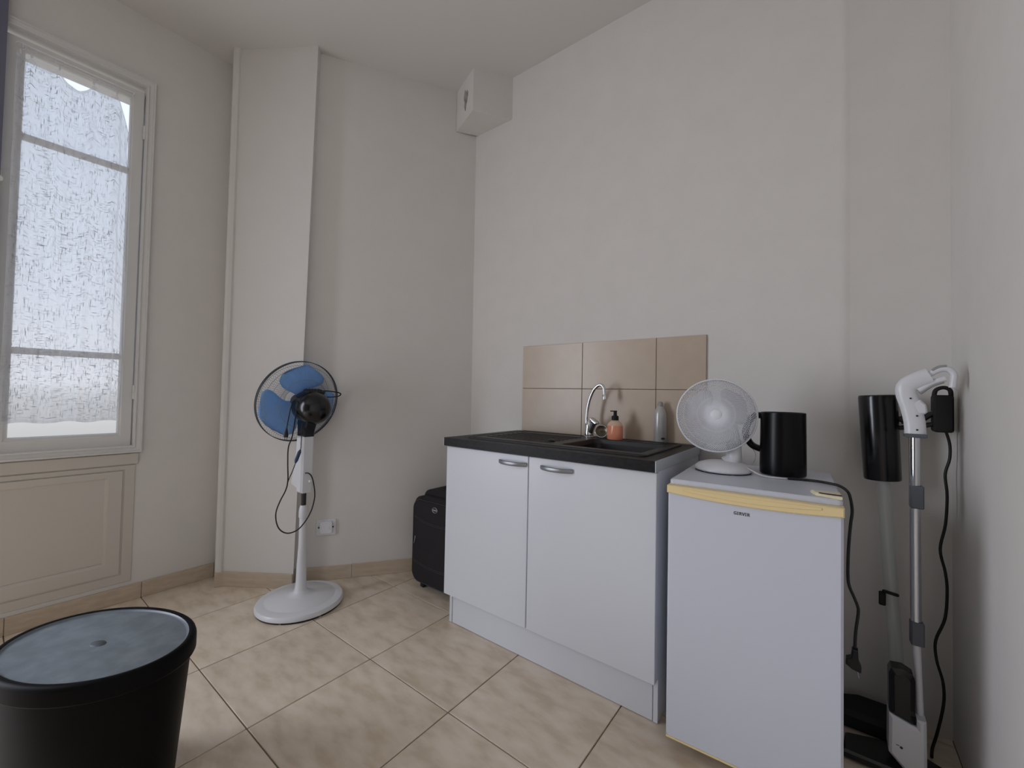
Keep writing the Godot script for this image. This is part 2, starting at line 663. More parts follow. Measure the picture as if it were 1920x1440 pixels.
func window_wall() -> void:
	# wall with two openings: the window in view and the balcony door beside it, behind the camera
	var st := S()
	var t := 0.25
	var cx := XL - t / 2
	var bits := [
		[1.07, WZ0, 0.0, CEIL], [WZ0, WZ1, 0.0, WY0], [WZ0, WZ1, WY1, CEIL], [WZ1, 2.68, 0.0, CEIL],
		[2.68, 3.92, 0.0, 0.14], [2.68, 3.92, 2.40, CEIL], [3.92, ZR + 0.2, 0.0, CEIL]]
	for b in bits:
		box(st, Vector3(cx, (b[2] + b[3]) / 2, (b[0] + b[1]) / 2), Vector3(t, b[3] - b[2], b[1] - b[0]))
	single("wall_left", st, M.wall, "white wall holding the tall curtained window", "wall", "structure")
	# joinery
	var w := thing("window_1", "tall white painted casement window with sheer net curtain in the left wall", "window", Vector3(), 0.0, "structure")
	st = S()
	frame(st, WZ0 - 0.036, WZ1 + 0.036, WY0 - 0.015, WY1 + 0.04, [[0, 0.0], [0, 0.017], [0.004, 0.024], [0.009, 0.024], [0.013, 0.017], [0.024, 0.013], [0.027, 0.013], [0.030, 0.020], [0.036, 0.020], [0.039, 0.006], [0.039, -0.05]], XL)
	part("casing", st, M.paint, w)
	for leaf in 2:
		var z0 := 1.4625 if leaf == 0 else 1.933
		var z1 := 1.929 if leaf == 0 else 2.392
		var y0 := 0.789
		var y1 := 2.648
		st = S()
		frame(st, z0, z1, y0, y1, [[0, -0.045], [0, -0.006], [0.002, -0.004], [0.040, -0.004], [0.044, -0.010], [0.049, -0.012], [0.053, -0.020], [0.053, -0.035], [0.040, -0.045], [0, -0.045]], XL, [1.0, 1.12, 1.4, 0.9])
		var sash := part("sash", st, M.paint, w)
		for y in [2.218, 1.252]:
			st = S()
			box(st, Vector3(XL - 0.026, y, (z0 + z1) / 2), Vector3(0.026, 0.030, z1 - z0 - 0.09), 0.007)
			part("glazing_bar", st, M.paint, sash)
		var ylev := [0.862, 1.252, 2.218, 2.602]
		for k in 3:
			st = S()
			box(st, Vector3(XL - 0.030, (ylev[k] + ylev[k + 1]) / 2, (z0 + z1) / 2), Vector3(0.003, ylev[k + 1] - ylev[k], z1 - z0 - 0.10))
			part("pane", st, M.pane, sash)
		for y in [2.435, 1.072]:
			st = S()
			var hz := z0 - 0.003 if leaf == 0 else z1 + 0.003
			lathe(st, [Vector2(0, -0.038), Vector2(0.005, -0.036), Vector2(0.0065, -0.03), Vector2(0.0065, -0.002), Vector2(0.0052, -0.0015), Vector2(0.0052, 0.0015), Vector2(0.0065, 0.002), Vector2(0.0065, 0.03), Vector2(0.005, 0.036), Vector2(0, 0.038)], 12, Transform3D(Basis(), Vector3(XL + 0.005, y, hz)))
			part("hinge", st, M.paint, sash)
	st = S()
	lathe(st, [Vector2(0.0, -0.05), Vector2(0.008, -0.05), Vector2(0.008, 0.05), Vector2(0, 0.05)], 12, Transform3D(Basis(), Vector3(XL + 0.006, 1.98, 1.931)))
	lathe(st, [Vector2(0.0, 0), Vector2(0.007, 0.0), Vector2(0.006, 0.02), Vector2(0.014, 0.03), Vector2(0.014, 0.04), Vector2(0, 0.045)], 14, Transform3D(Basis(Vector3(0, 0, 1), -PI / 2), Vector3(XL + 0.012, 1.98, 1.931)))
	part("knob", st, M.paint, w)
	# panelling below the sill
	var p := thing("trim_1", "painted wooden panelling under the window with one wide framed field", "panelling", Vector3(), 0.0, "structure")
	st = S()
	box(st, Vector3(XL + 0.006, 0.729, (1.43 + 2.43) / 2), Vector3(0.012, 0.055, 1.0), 0.003)
	part("apron", st, M.paint_old, p)
	st = S()
	frame(st, 1.440, 2.42, 0.10, 0.697, [[0, 0.0], [0, 0.004], [0.003, 0.006], [0.040, 0.006], [0.043, 0.002], [0.047, 0.002], [0.050, 0.010], [0.100, 0.010], [0.106, 0.008], [0.113, 0.003], [0.113, 0.001]], XL, [1.0, 1.0, 1.05, 0.55])
	part("panel_frame", st, M.paint_old, p)
	st = S()
	box(st, Vector3(XL + 0.001, 0.43, 1.93), Vector3(0.003, 0.42, 0.78))
	part("panel", st, M.paint_old, p)


func duct_box() -> void:
	# boxed-in duct in the corner between the niche wall, the sink wall and the ceiling
	var root := thing("duct_box", "boxed-in white duct with a ragged pipe hole high in the corner at the ceiling", "duct box")
	var y0 := 2.79
	var a := Vector2(-2.065, 0.205)
	var c := Vector2(-2.292, 0.115)
	var b := Vector2(-1.925, 0.0)
	var st := S()
	var d := (a - c).normalized()
	# lit narrow face with an opening: ring of quads from the face outline to the hole
	var fw := a.distance_to(c)
	var fh := CEIL - y0
	var hole := PackedVector2Array()
	var rim := PackedVector2Array()
	var n := 28
	for i in n:
		var t := TAU * i / n
		var e := Vector2(cos(t), sin(t))
		var wob := 1.0 + 0.22 * sin(t * 3.0 + 0.7) + 0.10 * sin(t * 7.0)
		hole.append(Vector2(fw * 0.56 + e.x * 0.030 * wob, fh * 0.52 + e.y * 0.062 * wob))
		var k := minf(fw * 0.5 / maxf(absf(e.x), 1e-5), fh * 0.5 / maxf(absf(e.y), 1e-5))
		rim.append(Vector2(fw * 0.5 + e.x * k, fh * 0.5 + e.y * k))
	var inw := Vector2(d.y, -d.x)
	if inw.dot(Vector2(-2.21, 0) - a) < 0:
		inw = -inw
	var to3 := func(q: Vector2, deep: float) -> Vector3:
		var g: Vector2 = c + d * q.x + inw * deep
		return Vector3(g.x, y0 + q.y, g.y)
	for i in n:
		var j := (i + 1) % n
		quad(st, to3.call(rim[i], 0.0), to3.call(rim[j], 0.0), to3.call(hole[j], 0.0), to3.call(hole[i], 0.0))
		quad(st, to3.call(hole[i], 0.0), to3.call(hole[j], 0.0), to3.call(hole[j], 0.05), to3.call(hole[i], 0.05))
	# corners of the face that the ring leaves out
	for q in [[0.0, 0.0], [fw, 0.0], [fw, fh], [0.0, fh]]:
		var cn := Vector2(q[0], q[1])
		var best := [0, 1]
		for i in n:
			var j := (i + 1) % n
			if absf(rim[i].x - rim[j].x) > 1e-4 and absf(rim[i].y - rim[j].y) > 1e-4 and rim[i].distance_to(cn) + rim[j].distance_to(cn) < rim[best[0]].distance_to(cn) + rim[best[1]].distance_to(cn):
				best = [i, j]
		fan_out(st, [to3.call(cn, 0.0), to3.call(rim[best[0]], 0.0), to3.call(rim[best[1]], 0.0)], Vector3(-inw.x, 0, -inw.y))
	var v := func(q: Vector2, y: float) -> Vector3: return Vector3(q.x, y, q.y)
	fan_out(st, [v.call(a, y0), v.call(b, y0), v.call(b, CEIL), v.call(a, CEIL)], Vector3(0.8, 0, 0.6))
	fan_out(st, [v.call(a, y0), v.call(b, y0), v.call(Vector2(-2.21, 0), y0), v.call(c, y0)], Vector3.DOWN)
	part("casing", st, M.wall, root)
	st = S()
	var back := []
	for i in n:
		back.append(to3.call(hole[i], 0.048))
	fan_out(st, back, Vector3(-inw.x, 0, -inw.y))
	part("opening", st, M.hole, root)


func wall_socket() -> void:
	var d := Vector2(-0.59, 0.83).normalized()
	var c := Vector2(-2.21, 0) + d * 0.846
	var o := thing("wall_socket", "small square white wall socket low on the slanting wall behind the pedestal fan", "socket", Vector3(c.x, 0.306, c.y))
	var nrm := Vector3(d.y, 0, -d.x)
	var bs := Basis(Vector3(-d.x, 0, -d.y), Vector3.UP, nrm)
	var xf := Transform3D(bs, Vector3())
	var st := S()
	extrude(st, rrect(0.108, 0.092, 0.006), 0.0, 0.012, xf, 0.003)
	part("plate", st, M.white_plastic, o)
	st = S()
	extrude(st, rrect(0.070, 0.070, 0.012), 0.011, 0.020, xf, 0.003)
	part("insert", st, M.white_plastic, o)
	for s in [-1.0, 1.0]:
		st = S()
		lathe(st, [Vector2(0.0042, 0), Vector2(0.0042, 0.0025), Vector2(0, 0.003)], 12, xf * Transform3D(Basis(Vector3.RIGHT, PI / 2), Vector3(s * 0.038, 0.004, 0.0195)))
		part("hole", st, M.black_matt, o)


func curtains() -> void:
	# sheer net hung on the right-hand leaf of the window
	var root := thing("sheer_curtain", "white slubbed sheer net curtain clipped to the window leaf", "curtain")
	var st := S()
	var x := XL + 0.022
	var nz := 96
	var ny := 60
	var zr := 1.518
	var zl := 1.898
	var clips := [1.572, 1.655, 1.768, 1.853, 1.886]
	var grid := []
	for i in nz + 1:
		var u := float(i) / nz
		var row := []
		for k in ny + 1:
			var w := float(k) / ny
			var z := lerpf(zr, zl, u)
			# top edge sags between its clips and is drawn in at the right
			var top := 2.564
			for c in clips.size() - 1:
				if z >= clips[c] and z <= clips[c + 1]:
					var s: float = (z - clips[c]) / (clips[c + 1] - clips[c])
					top = 2.564 - 0.36 * (clips[c + 1] - clips[c]) * pow(sin(PI * s), 0.8) * (1.5 if c == 1 else 0.95)
			if z < clips[0]:
				top = 2.564 - 0.10 * pow((clips[0] - z) / 0.035, 1.3)
			if z > clips[-1]:
				top = 2.561
			var y := lerpf(top, 0.928 + 0.004 * sin(u * 17.0), w)
			var pin := exp(-w * 5.0)
			var drawn := (1.0 - smoothstep(0.0, 0.35, w)) * 0.006 * pow(1.0 - u, 6.0)
			var f := 0.010 * sin(u * TAU * 4.2 + 0.6 * sin(w * 3.0)) + 0.005 * sin(u * TAU * 9.3 + 1.0)
			row.append([Vector3(x + f * (0.5 + 0.5 * (1.0 - pin)) + 0.003, y, z + drawn + 0.0035 * sin(w * 21.0) * pow(1.0 - u, 4.0)), Vector2(1.0 - u, w)])
		grid.append(row)
	st.set_smooth_group(1)
	for i in nz:
		for k in ny:
			var q := [grid[i][k], grid[i + 1][k], grid[i + 1][k + 1], grid[i][k + 1]]
			for t in [0, 1, 2, 0, 2, 3]:
				st.set_uv(q[t][1])
				st.add_vertex(q[t][0])
	part("net", st, M.sheer, root)
	st = S()
	tube(st, PackedVector3Array([Vector3(x, 2.612, 1.505), Vector3(x, 2.612, 1.885)]), 0.0035, 10)
	var rod := part("rod", st, M.white_plastic, root)
	for z in [1.508, 1.88]:
		st = S()
		box(st, Vector3(x - 0.009, 2.612, z), Vector3(0.02, 0.014, 0.006), 0.002)
		part("bracket", st, M.white_plastic, rod)
	for z in clips:
		st = S()
		tube(st, ring(Vector3(x, 2.600, z), 0.0155, Basis(Vector3.UP, PI / 2), 16), 0.0012, 6, true)
		box(st, Vector3(x + 0.002, 2.572, z), Vector3(0.005, 0.020, 0.006), 0.001)
		part("clip", st, M.white_plastic, root)
	# dark drape pulled over the other leaf
	var dr := thing("drape", "dark slate grey curtain hanging at the left edge of the window", "curtain")
	st = S()
	var a := []
	for i in 61:
		var u := i / 60.0
		a.append(Vector2(XL + 0.062 + 0.018 * sin(u * TAU * 5.0 - 1.2), 1.925 + 0.50 * u))
	var poly := PackedVector2Array()
	for p in a:
		poly.append(Vector2(p.x, -p.y))
	for i in range(60, -1, -1):
		poly.append(Vector2(a[i].x - 0.004, -a[i].y))
	extrude(st, poly, 0.95, 2.955, Transform3D(Basis(Vector3(1, 0, 0), Vector3(0, 0, -1), Vector3(0, 1, 0)), Vector3()))
	part("cloth", st, M.drape, dr)
	st = S()
	tube(st, PackedVector3Array([Vector3(XL + 0.062, 2.97, 1.95), Vector3(XL + 0.062, 2.97, 2.48)]), 0.011, 12)
	for z in [1.99, 2.42]:
		tube(st, PackedVector3Array([Vector3(XL, 2.97, z), Vector3(XL + 0.062, 2.97, z)]), 0.006, 8)
	part("rod", st, M.dark_steel, dr)


# ------------------------------------------------------------------ sink unit
const UX0 := -1.8306
const UX1 := -0.8261
const UH := 0.889

func sink_unit() -> void:
	var root := thing("sink_cabinet", "white two-door kitchen base cabinet under the black worktop", "cabinet", Vector3((UX0 + UX1) / 2, 0, 0.29))
	var o := -root.position
	var w := UX1 - UX0
	for s in 2:
		var x := UX0 + 0.012 if s == 0 else UX1 - 0.012
		var st := S()
		box(st, Vector3(x, 0.50, 0.29) + o, Vector3(0.016, 0.70, 0.54), 0.001)
		box(st, Vector3(x, 0.076, 0.28) + o, Vector3(0.016, 0.148, 0.52), 0.001)
		part("side_panel", st, M.laminate, root)
	var st := S()
	box(st, Vector3((UX0 + UX1) / 2, 0.16, 0.29) + o, Vector3(w - 0.042, 0.016, 0.53))
	part("bottom_panel", st, M.laminate, root)
	st = S()
	box(st, Vector3((UX0 + UX1) / 2, 0.50, 0.022) + o, Vector3(w - 0.042, 0.69, 0.004))
	part("back_panel", st, M.laminate, root)
	st = S()
	box(st, Vector3((UX0 + UX1) / 2, 0.073, 0.530) + o, Vector3(w - 0.046, 0.142, 0.016), 0.001)
	part("kickboard", st, M.laminate, root)
	var edges := [[UX0 + 0.003, -1.3525, 0], [-1.3485, UX1 - 0.003, 1]]
	for e in edges:
		st = S()
		box(st, Vector3((e[0] + e[1]) / 2, 0.4985, 0.571) + o, Vector3(e[1] - e[0], 0.697, 0.018), 0.0018)
		var door := part("door", st, M.laminate, root)
		var hx := -1.4295 if e[2] == 0 else -1.2160
		var pts := []
		for i in 13:
			var u := i / 12.0 * 2.0 - 1.0
			pts.append(Vector3(hx + u * 0.072, 0.812, 0.584 + 0.023 * (1.0 - pow(absf(u), 2.6))) + o)
		st = S()
		tube(st, PackedVector3Array(pts), 0.0085, 10, false, 0.32, Vector3.UP)
		for s in [-1.0, 1.0]:
			box(st, Vector3(hx + s * 0.066, 0.812, 0.583) + o, Vector3(0.012, 0.013, 0.008), 0.002)
		part("handle", st, M.steel, door)
	# worktop with the cut-out for the sink bowl
	var wt := thing("worktop", "dark charcoal worktop with pale end strips on the white sink cabinet", "worktop", Vector3((UX0 + UX1) / 2, UH - 0.038, 0.3))
	o = -wt.position
	st = S()
	var hx0 := -1.285
	var hx1 := -0.915
	var hz0 := 0.095
	var hz1 := 0.495
	var yc := UH - 0.019
	for b in [[UX0 + 0.002, hx0, 0.012, 0.6], [hx1, UX1 - 0.002, 0.012, 0.6], [hx0, hx1, 0.012, hz0], [hx0, hx1, hz1, 0.6]]:
		box(st, Vector3((b[0] + b[1]) / 2, yc, (b[2] + b[3]) / 2) + o, Vector3(b[1] - b[0], 0.038, b[3] - b[2]))
	part("board", st, M.worktop, wt)
	for x in [UX0 + 0.001, UX1 - 0.001]:
		st = S()
		box(st, Vector3(x, yc, 0.306) + o, Vector3(0.003, 0.0385, 0.589), 0.0004)
		part("end_strip", st, M.edge_strip, wt)
	# sink
	var sk := thing("sink", "black composite inset sink with ribbed drainer at left and bowl at right", "sink", Vector3(-1.315, UH, 0.29))
	o = -sk.position
	st = S()
	var deck := UH + 0.008
	var oc := Vector2(-1.315, 0.300)
	var bc := Vector2(-1.10, 0.295)
	var lo := func(c: Vector2, ww: float, dd: float, r: float, y: float) -> PackedVector3Array:
		var out := PackedVector3Array()
		for q in rrect(ww, dd, r, 6):
			out.append(Vector3(c.x + q.x, y, c.y - q.y) + o)
		return out
	loft(st, [lo.call(oc, 0.86, 0.47, 0.02, UH + 0.0004), lo.call(oc, 0.86, 0.47, 0.02, UH + 0.005), lo.call(oc, 0.852, 0.462, 0.018, deck), lo.call(oc, 0.835, 0.445, 0.012, deck), lo.call(oc, 0.828, 0.438, 0.010, deck - 0.003)])
	# deck surface cut round the bowl, in four strips
	var dy := deck - 0.003
	var x0 := oc.x - 0.414
	var x1 := oc.x + 0.414
	var z0 := oc.y - 0.219
	var z1 := oc.y + 0.219
	var bx0 := bc.x - 0.175
	var bx1 := bc.x + 0.175
	var bz0 := bc.y - 0.17
	var bz1 := bc.y + 0.17
	for b in [[x0, bx0, z0, z1], [bx1, x1, z0, z1], [bx0, bx1, z0, bz0], [bx0, bx1, bz1, z1]]:
		fan_out(st, [Vector3(b[0], dy, b[2]) + o, Vector3(b[1], dy, b[2]) + o, Vector3(b[1], dy, b[3]) + o, Vector3(b[0], dy, b[3]) + o], Vector3.UP)
	part("deck", st, M.sink, sk)
	st = S()
	var sq := PackedVector3Array()
	var rr: PackedVector3Array = lo.call(bc, 0.344, 0.334, 0.03, dy - 0.003)
	for p in rr:   # outline of the cut-out: the rounded loop pushed onto the rectangle
		var q: Vector3 = p - o
		var ux := (q.x - bc.x) / 0.172
		var uz := (q.z - bc.y) / 0.167
		var k := 1.0 / maxf(absf(ux), absf(uz))
		sq.append(Vector3(bc.x + ux * k * 0.175, dy, bc.y + uz * k * 0.17) + o)
	loft(st, [sq, rr, lo.call(bc, 0.334, 0.324, 0.035, dy - 0.02), lo.call(bc, 0.318, 0.308, 0.045, dy - 0.13), lo.call(bc, 0.28, 0.27, 0.05, dy - 0.15), lo.call(bc, 0.04, 0.04, 0.019, dy - 0.155)])
	fan_out(st, Array(lo.call(bc, 0.04, 0.04, 0.019, dy - 0.155)), Vector3.UP)
	part("bowl", st, M.sink, sk)
	for k in 8:
		st = S()
		box(st, Vector3(-1.515, dy + 0.001, 0.16 + k * 0.040) + o, Vector3(0.36, 0.003, 0.010), 0.0014)
		part("drainer_rib", st, M.sink, sk)
	st = S()
	lathe(st, [Vector2(0.016, 0), Vector2(0.016, 0.005), Vector2(0.010, 0.010), Vector2(0, 0.011)], 20, Transform3D(Basis(), Vector3(-1.355, dy, 0.40) + o))
	part("drain_knob", st, M.black, sk)
	faucet(deck - 0.003)
	# small things at the back of the sink
	var sb := thing("soap_dispenser", "orange liquid soap bottle with black pump behind the sink bowl", "soap bottle", Vector3(-1.187, deck - 0.003, 0.098))
	st = S()
	lathe(st, [Vector2(0, 0), Vector2(0.036, 0), Vector2(0.040, 0.006), Vector2(0.041, 0.03), Vector2(0.040, 0.066)], 10, Transform3D(), 1.0, 0.72)
	part("bottle", st, M.soap, sb)
	st = S()
	lathe(st, [Vector2(0.040, 0.066), Vector2(0.034, 0.078), Vector2(0.018, 0.090), Vector2(0.0135, 0.094), Vector2(0, 0.094)], 10, Transform3D(), 1.0, 0.72)
	part("shoulder", st, M.soap_clear, sb)
	st = S()
	lathe(st, [Vector2(0, 0.092), Vector2(0.0165, 0.092), Vector2(0.0165, 0.108), Vector2(0.015, 0.112), Vector2(0.0085, 0.114), Vector2(0.0075, 0.130), Vector2(0.009, 0.131), Vector2(0.009, 0.137), Vector2(0, 0.138)], 20)
	box(st, Vector3(-0.010, 0.1345, 0.0), Vector3(0.030, 0.005, 0.010), 0.002)
	part("pump", st, M.black_matt, sb)
	var gb := thing("spray_can", "slim silver-grey bottle with rounded shoulder and cap behind the sink, near the desk fan", "bottle", Vector3(-0.992, UH + 0.001, 0.040))
	st = S()
	lathe(st, [Vector2(0, 0), Vector2(0.027, 0), Vector2(0.0285, 0.003), Vector2(0.0285, 0.115), Vector2(0.027, 0.135), Vector2(0.022, 0.153), Vector2(0.014, 0.164), Vector2(0.0125, 0.167), Vector2(0, 0.167)], 28)
	var can := part("bottle", st, M.silver, gb)
	st = S()
	lathe(st, [Vector2(0, 0.166), Vector2(0.0125, 0.166), Vector2(0.0125, 0.182), Vector2(0.009, 0.188), Vector2(0, 0.189)], 20)
	part("cap", st, mat(Color(0.60, 0.60, 0.59), 0.4), gb)
	st = S()
	lathe(st, [Vector2(0.008, 0), Vector2(0.008, 0.001), Vector2(0, 0.001)], 16, Transform3D(Basis(Vector3.UP, 0.75) * Basis(Vector3.RIGHT, PI / 2), Vector3(0.0285 * sin(0.75), 0.022, 0.0285 * cos(0.75) - 0.0006)), 1.2, 0.62)
	part("emblem", st, M.print, can)
	var sp := thing("sink_strainer", "round chrome sink strainer propped on edge between tap and soap bottle", "strainer", Vector3(-1.268, deck + 0.029, 0.075))
	st = S()
	var bs := Basis(Vector3.UP, 0.4) * Basis(Vector3.RIGHT, -0.25)
	tube(st, ring(Vector3(), 0.030, bs, 32), 0.0026, 8, true)
	part("rim", st, M.chrome, sp)
	st = S()
	lathe(st, [Vector2(0.029, 0.0), Vector2(0.018, -0.008), Vector2(0.008, -0.010), Vector2(0, -0.010)], 28, Transform3D(bs * Basis(Vector3.RIGHT, PI / 2), Vector3()))
	part("basket", st, mat(Color(0.55, 0.50, 0.45), 0.3, 0.6), sp)
	st = S()
	lathe(st, [Vector2(0.005, 0), Vector2(0.004, 0.012), Vector2(0.007, 0.016), Vector2(0, 0.018)], 12, Transform3D(bs * Basis(Vector3.RIGHT, PI / 2), bs * Vector3(0, 0, -0.010)))
	part("knob", st, mat(Color(0.30, 0.23, 0.20), 0.5), sp)


func faucet(y: float) -> void:
	var t := thing("faucet", "chrome swan-neck mixer tap at the back of the black sink", "tap", Vector3(-1.328, y, 0.088))
	var st := S()
	lathe(st, [Vector2(0, 0), Vector2(0.026, 0), Vector2(0.026, 0.004), Vector2(0.0225, 0.007), Vector2(0.0215, 0.045), Vector2(0.019, 0.062), Vector2(0.012, 0.078), Vector2(0, 0.08)], 28)
	part("body", st, M.chrome, t)
	st = S()
	var neck := curve([Vector3(-0.014, 0.045, 0), Vector3(-0.0155, 0.09, 0), Vector3(-0.012, 0.132, 0), Vector3(-0.001, 0.183, 0), Vector3(0.018, 0.228, 0), Vector3(0.040, 0.253, 0), Vector3(0.060, 0.260, 0.0), Vector3(0.074, 0.248, 0.0), Vector3(0.078, 0.225, 0.0), Vector3(0.080, 0.207, 0.0)], 6)
	tube(st, neck, 0.0078, 14)
	var nk := part("spout", st, M.chrome, t)
	st = S()
	lathe(st, [Vector2(0, 0), Vector2(0.0115, 0), Vector2(0.0118, 0.004), Vector2(0.0105, 0.022), Vector2(0.0085, 0.024), Vector2(0, 0.024)], 20, Transform3D(Basis(Vector3(0, 0, 1), 0.08), Vector3(0.0815, 0.190, 0)))
	part("aerator", st, M.chrome, nk)
	# side lever: stub that leans out to the right with a capped paddle
	st = S()
	tube(st, PackedVector3Array([Vector3(0.004, 0.022, 0.004), Vector3(0.022, 0.058, 0.010), Vector3(0.030, 0.074, 0.012)]), PackedFloat32Array([0.0155, 0.0165, 0.017]), 18)
	part("cartridge", st, M.chrome, t)
	st = S()
	var lv := Basis(Vector3(0, 0, 1), -0.55)
	box(st, Vector3(0.034, 0.082, 0.013), Vector3(0.052, 0.016, 0.030), 0.006, lv)
	part("lever", st, M.chrome, t)


# ------------------------------------------------------------------ fridge and what stands on it
func fridge() -> void:
	var w := 0.430
	var t := thing("fridge", "small white under-counter fridge with yellowed handle strip beside the sink cabinet", "fridge", Vector3(-0.5575, 0, 0.64), 0.046)
	var st := S()
	box(st, Vector3(0, 0.445, -0.290), Vector3(w - 0.006, 0.775, 0.45), 0.004)
	part("body", st, M.fridge, t)
	for sx in [-1.0, 1.0]:
		for z in [-0.10, -0.48]:
			st = S()
			lathe(st, [Vector2(0, 0), Vector2(0.017, 0), Vector2(0.017, 0.012), Vector2(0.010, 0.016), Vector2(0.010, 0.060), Vector2(0, 0.060)], 14, Transform3D(Basis(), Vector3(sx * 0.17, 0, z)))
			part("foot", st, M.black, t)
	st = S()
	extrude(st, rrect(w, 0.49, 0.012, 4), 0.0, 0.018, Transform3D(Basis(Vector3.RIGHT, -PI / 2), Vector3(0, 0.826, -0.268)), 0.004)
	part("top", st, M.fridge, t)
	st = S()
	var xf := Transform3D(Basis(), Vector3(0, 0.4375, -0.06))
	extrude(st, rrect(w, 0.755, 0.008, 4), 0.0, 0.055, xf, 0.006)
	var door := part("door", st, M.fridge, t)
	# yellowed grip strip along the top of the door, deeper in the middle
	var poly := PackedVector2Array()
	for i in 25:
		var u := i / 24.0 * 2.0 - 1.0
		poly.append(Vector2(u * (w / 2 + 0.001), 0.806 - 0.010 * (1.0 - u * u)))
	poly.append(Vector2(w / 2 + 0.001, 0.829))
	poly.append(Vector2(-w / 2 - 0.001, 0.829))
	st = S()
	extrude(st, poly, -0.056, 0.006, Transform3D(), 0.003)
	part("handle", st, M.yellow, door)
	st = S()
	var groove := PackedVector2Array()
	for i in 21:
		var u := i / 20.0 * 2.0 - 1.0
		groove.append(Vector2(u * 0.17, 0.818 - 0.010 * (1.0 - u * u)))
	for i in 21:
		var u := 1.0 - i / 20.0 * 2.0
		groove.append(Vector2(u * 0.17, 0.824 - 0.002 * (1.0 - u * u)))
	extrude(st, groove, 0.0055, 0.0085, Transform3D(), 0.001)
	part("grip", st, M.yellow, door)
	st = S()
	box(st, Vector3(0, 0.0585, -0.032), Vector3(w, 0.006, 0.05), 0.002)
	part("bottom_trim", st, M.yellow, door)
	lettering("logo", "GIRVIR", 0.0088, M.print, door, Transform3D(Basis(), Vector3(-0.013, 0.7735, -0.0046)))
	st = S()
	extrude(st, PackedVector2Array([Vector2(-0.030, -0.014), Vector2(0.026, -0.030), Vector2(0.026, 0.030), Vector2(-0.040, 0.020)]), 0.0, 0.011, Transform3D(Basis(Vector3.RIGHT, -PI / 2), Vector3(w / 2 - 0.028, 0.844, -0.050)), 0.003)
	var hc := part("hinge_cover", st, M.cream, t)
	st = S()
	tube(st, curve([Vector3(0.165, 0.8555, -0.032), Vector3(0.178, 0.8565, -0.022), Vector3(0.212, 0.8565, -0.020)], 4), 0.0016, 6)
	part("slot", st, M.black_matt, hc)


const TOP := 0.8445

func cage(st: SurfaceTool, R: float, rh: float, depth: float, n: int, swirl: float, r: float, s := 1.0) -> void:
	for i in n:
		var a := TAU * i / n
		var pts := []
		for q in [[rh, 1.0], [lerpf(rh, R, 0.35), 0.97], [lerpf(rh, R, 0.65), 0.86], [lerpf(rh, R, 0.87), 0.56], [lerpf(rh, R, 0.97), 0.22], [R, 0.0]]:
			var f: float = (q[0] - rh) / (R - rh)
			var b := a + swirl * (1.0 - f)
			pts.append(Vector3(cos(b) * q[0], sin(b) * q[0], depth * q[1] * s))
		tube(st, curve(pts, 2), r, 4)


func blade(st: SurfaceTool, ang: float, r0: float, r1: float, wide: float, pitch: float, turn := 1.0) -> void:
	var loops := []
	var nr := 12
	var nt := 10
	for i in nr + 1:
		var f := float(i) / nr
		var r := lerpf(r0, r1, f)
		var w := wide * lerpf(0.62, 1.0, smoothstep(0.0, 0.6, f)) * (sqrt(maxf(0.0, 1.0 - pow(maxf(0.0, (f - 0.66) / 0.34), 3.2))) * 0.86 + 0.14)
		var top := PackedVector3Array()
		for side in 2:
			for j in nt + 1:
				var k := (j if side == 0 else nt - j) / float(nt) - 0.5
				var a := ang + turn * (k * w + 0.22 * f)
				top.append(Vector3(cos(a) * r, sin(a) * r, turn * k * pitch * (1.0 - 0.25 * f) + (0.001 if side == 0 else -0.001)))
		loops.append(top)
	loft(st, loops, 1)


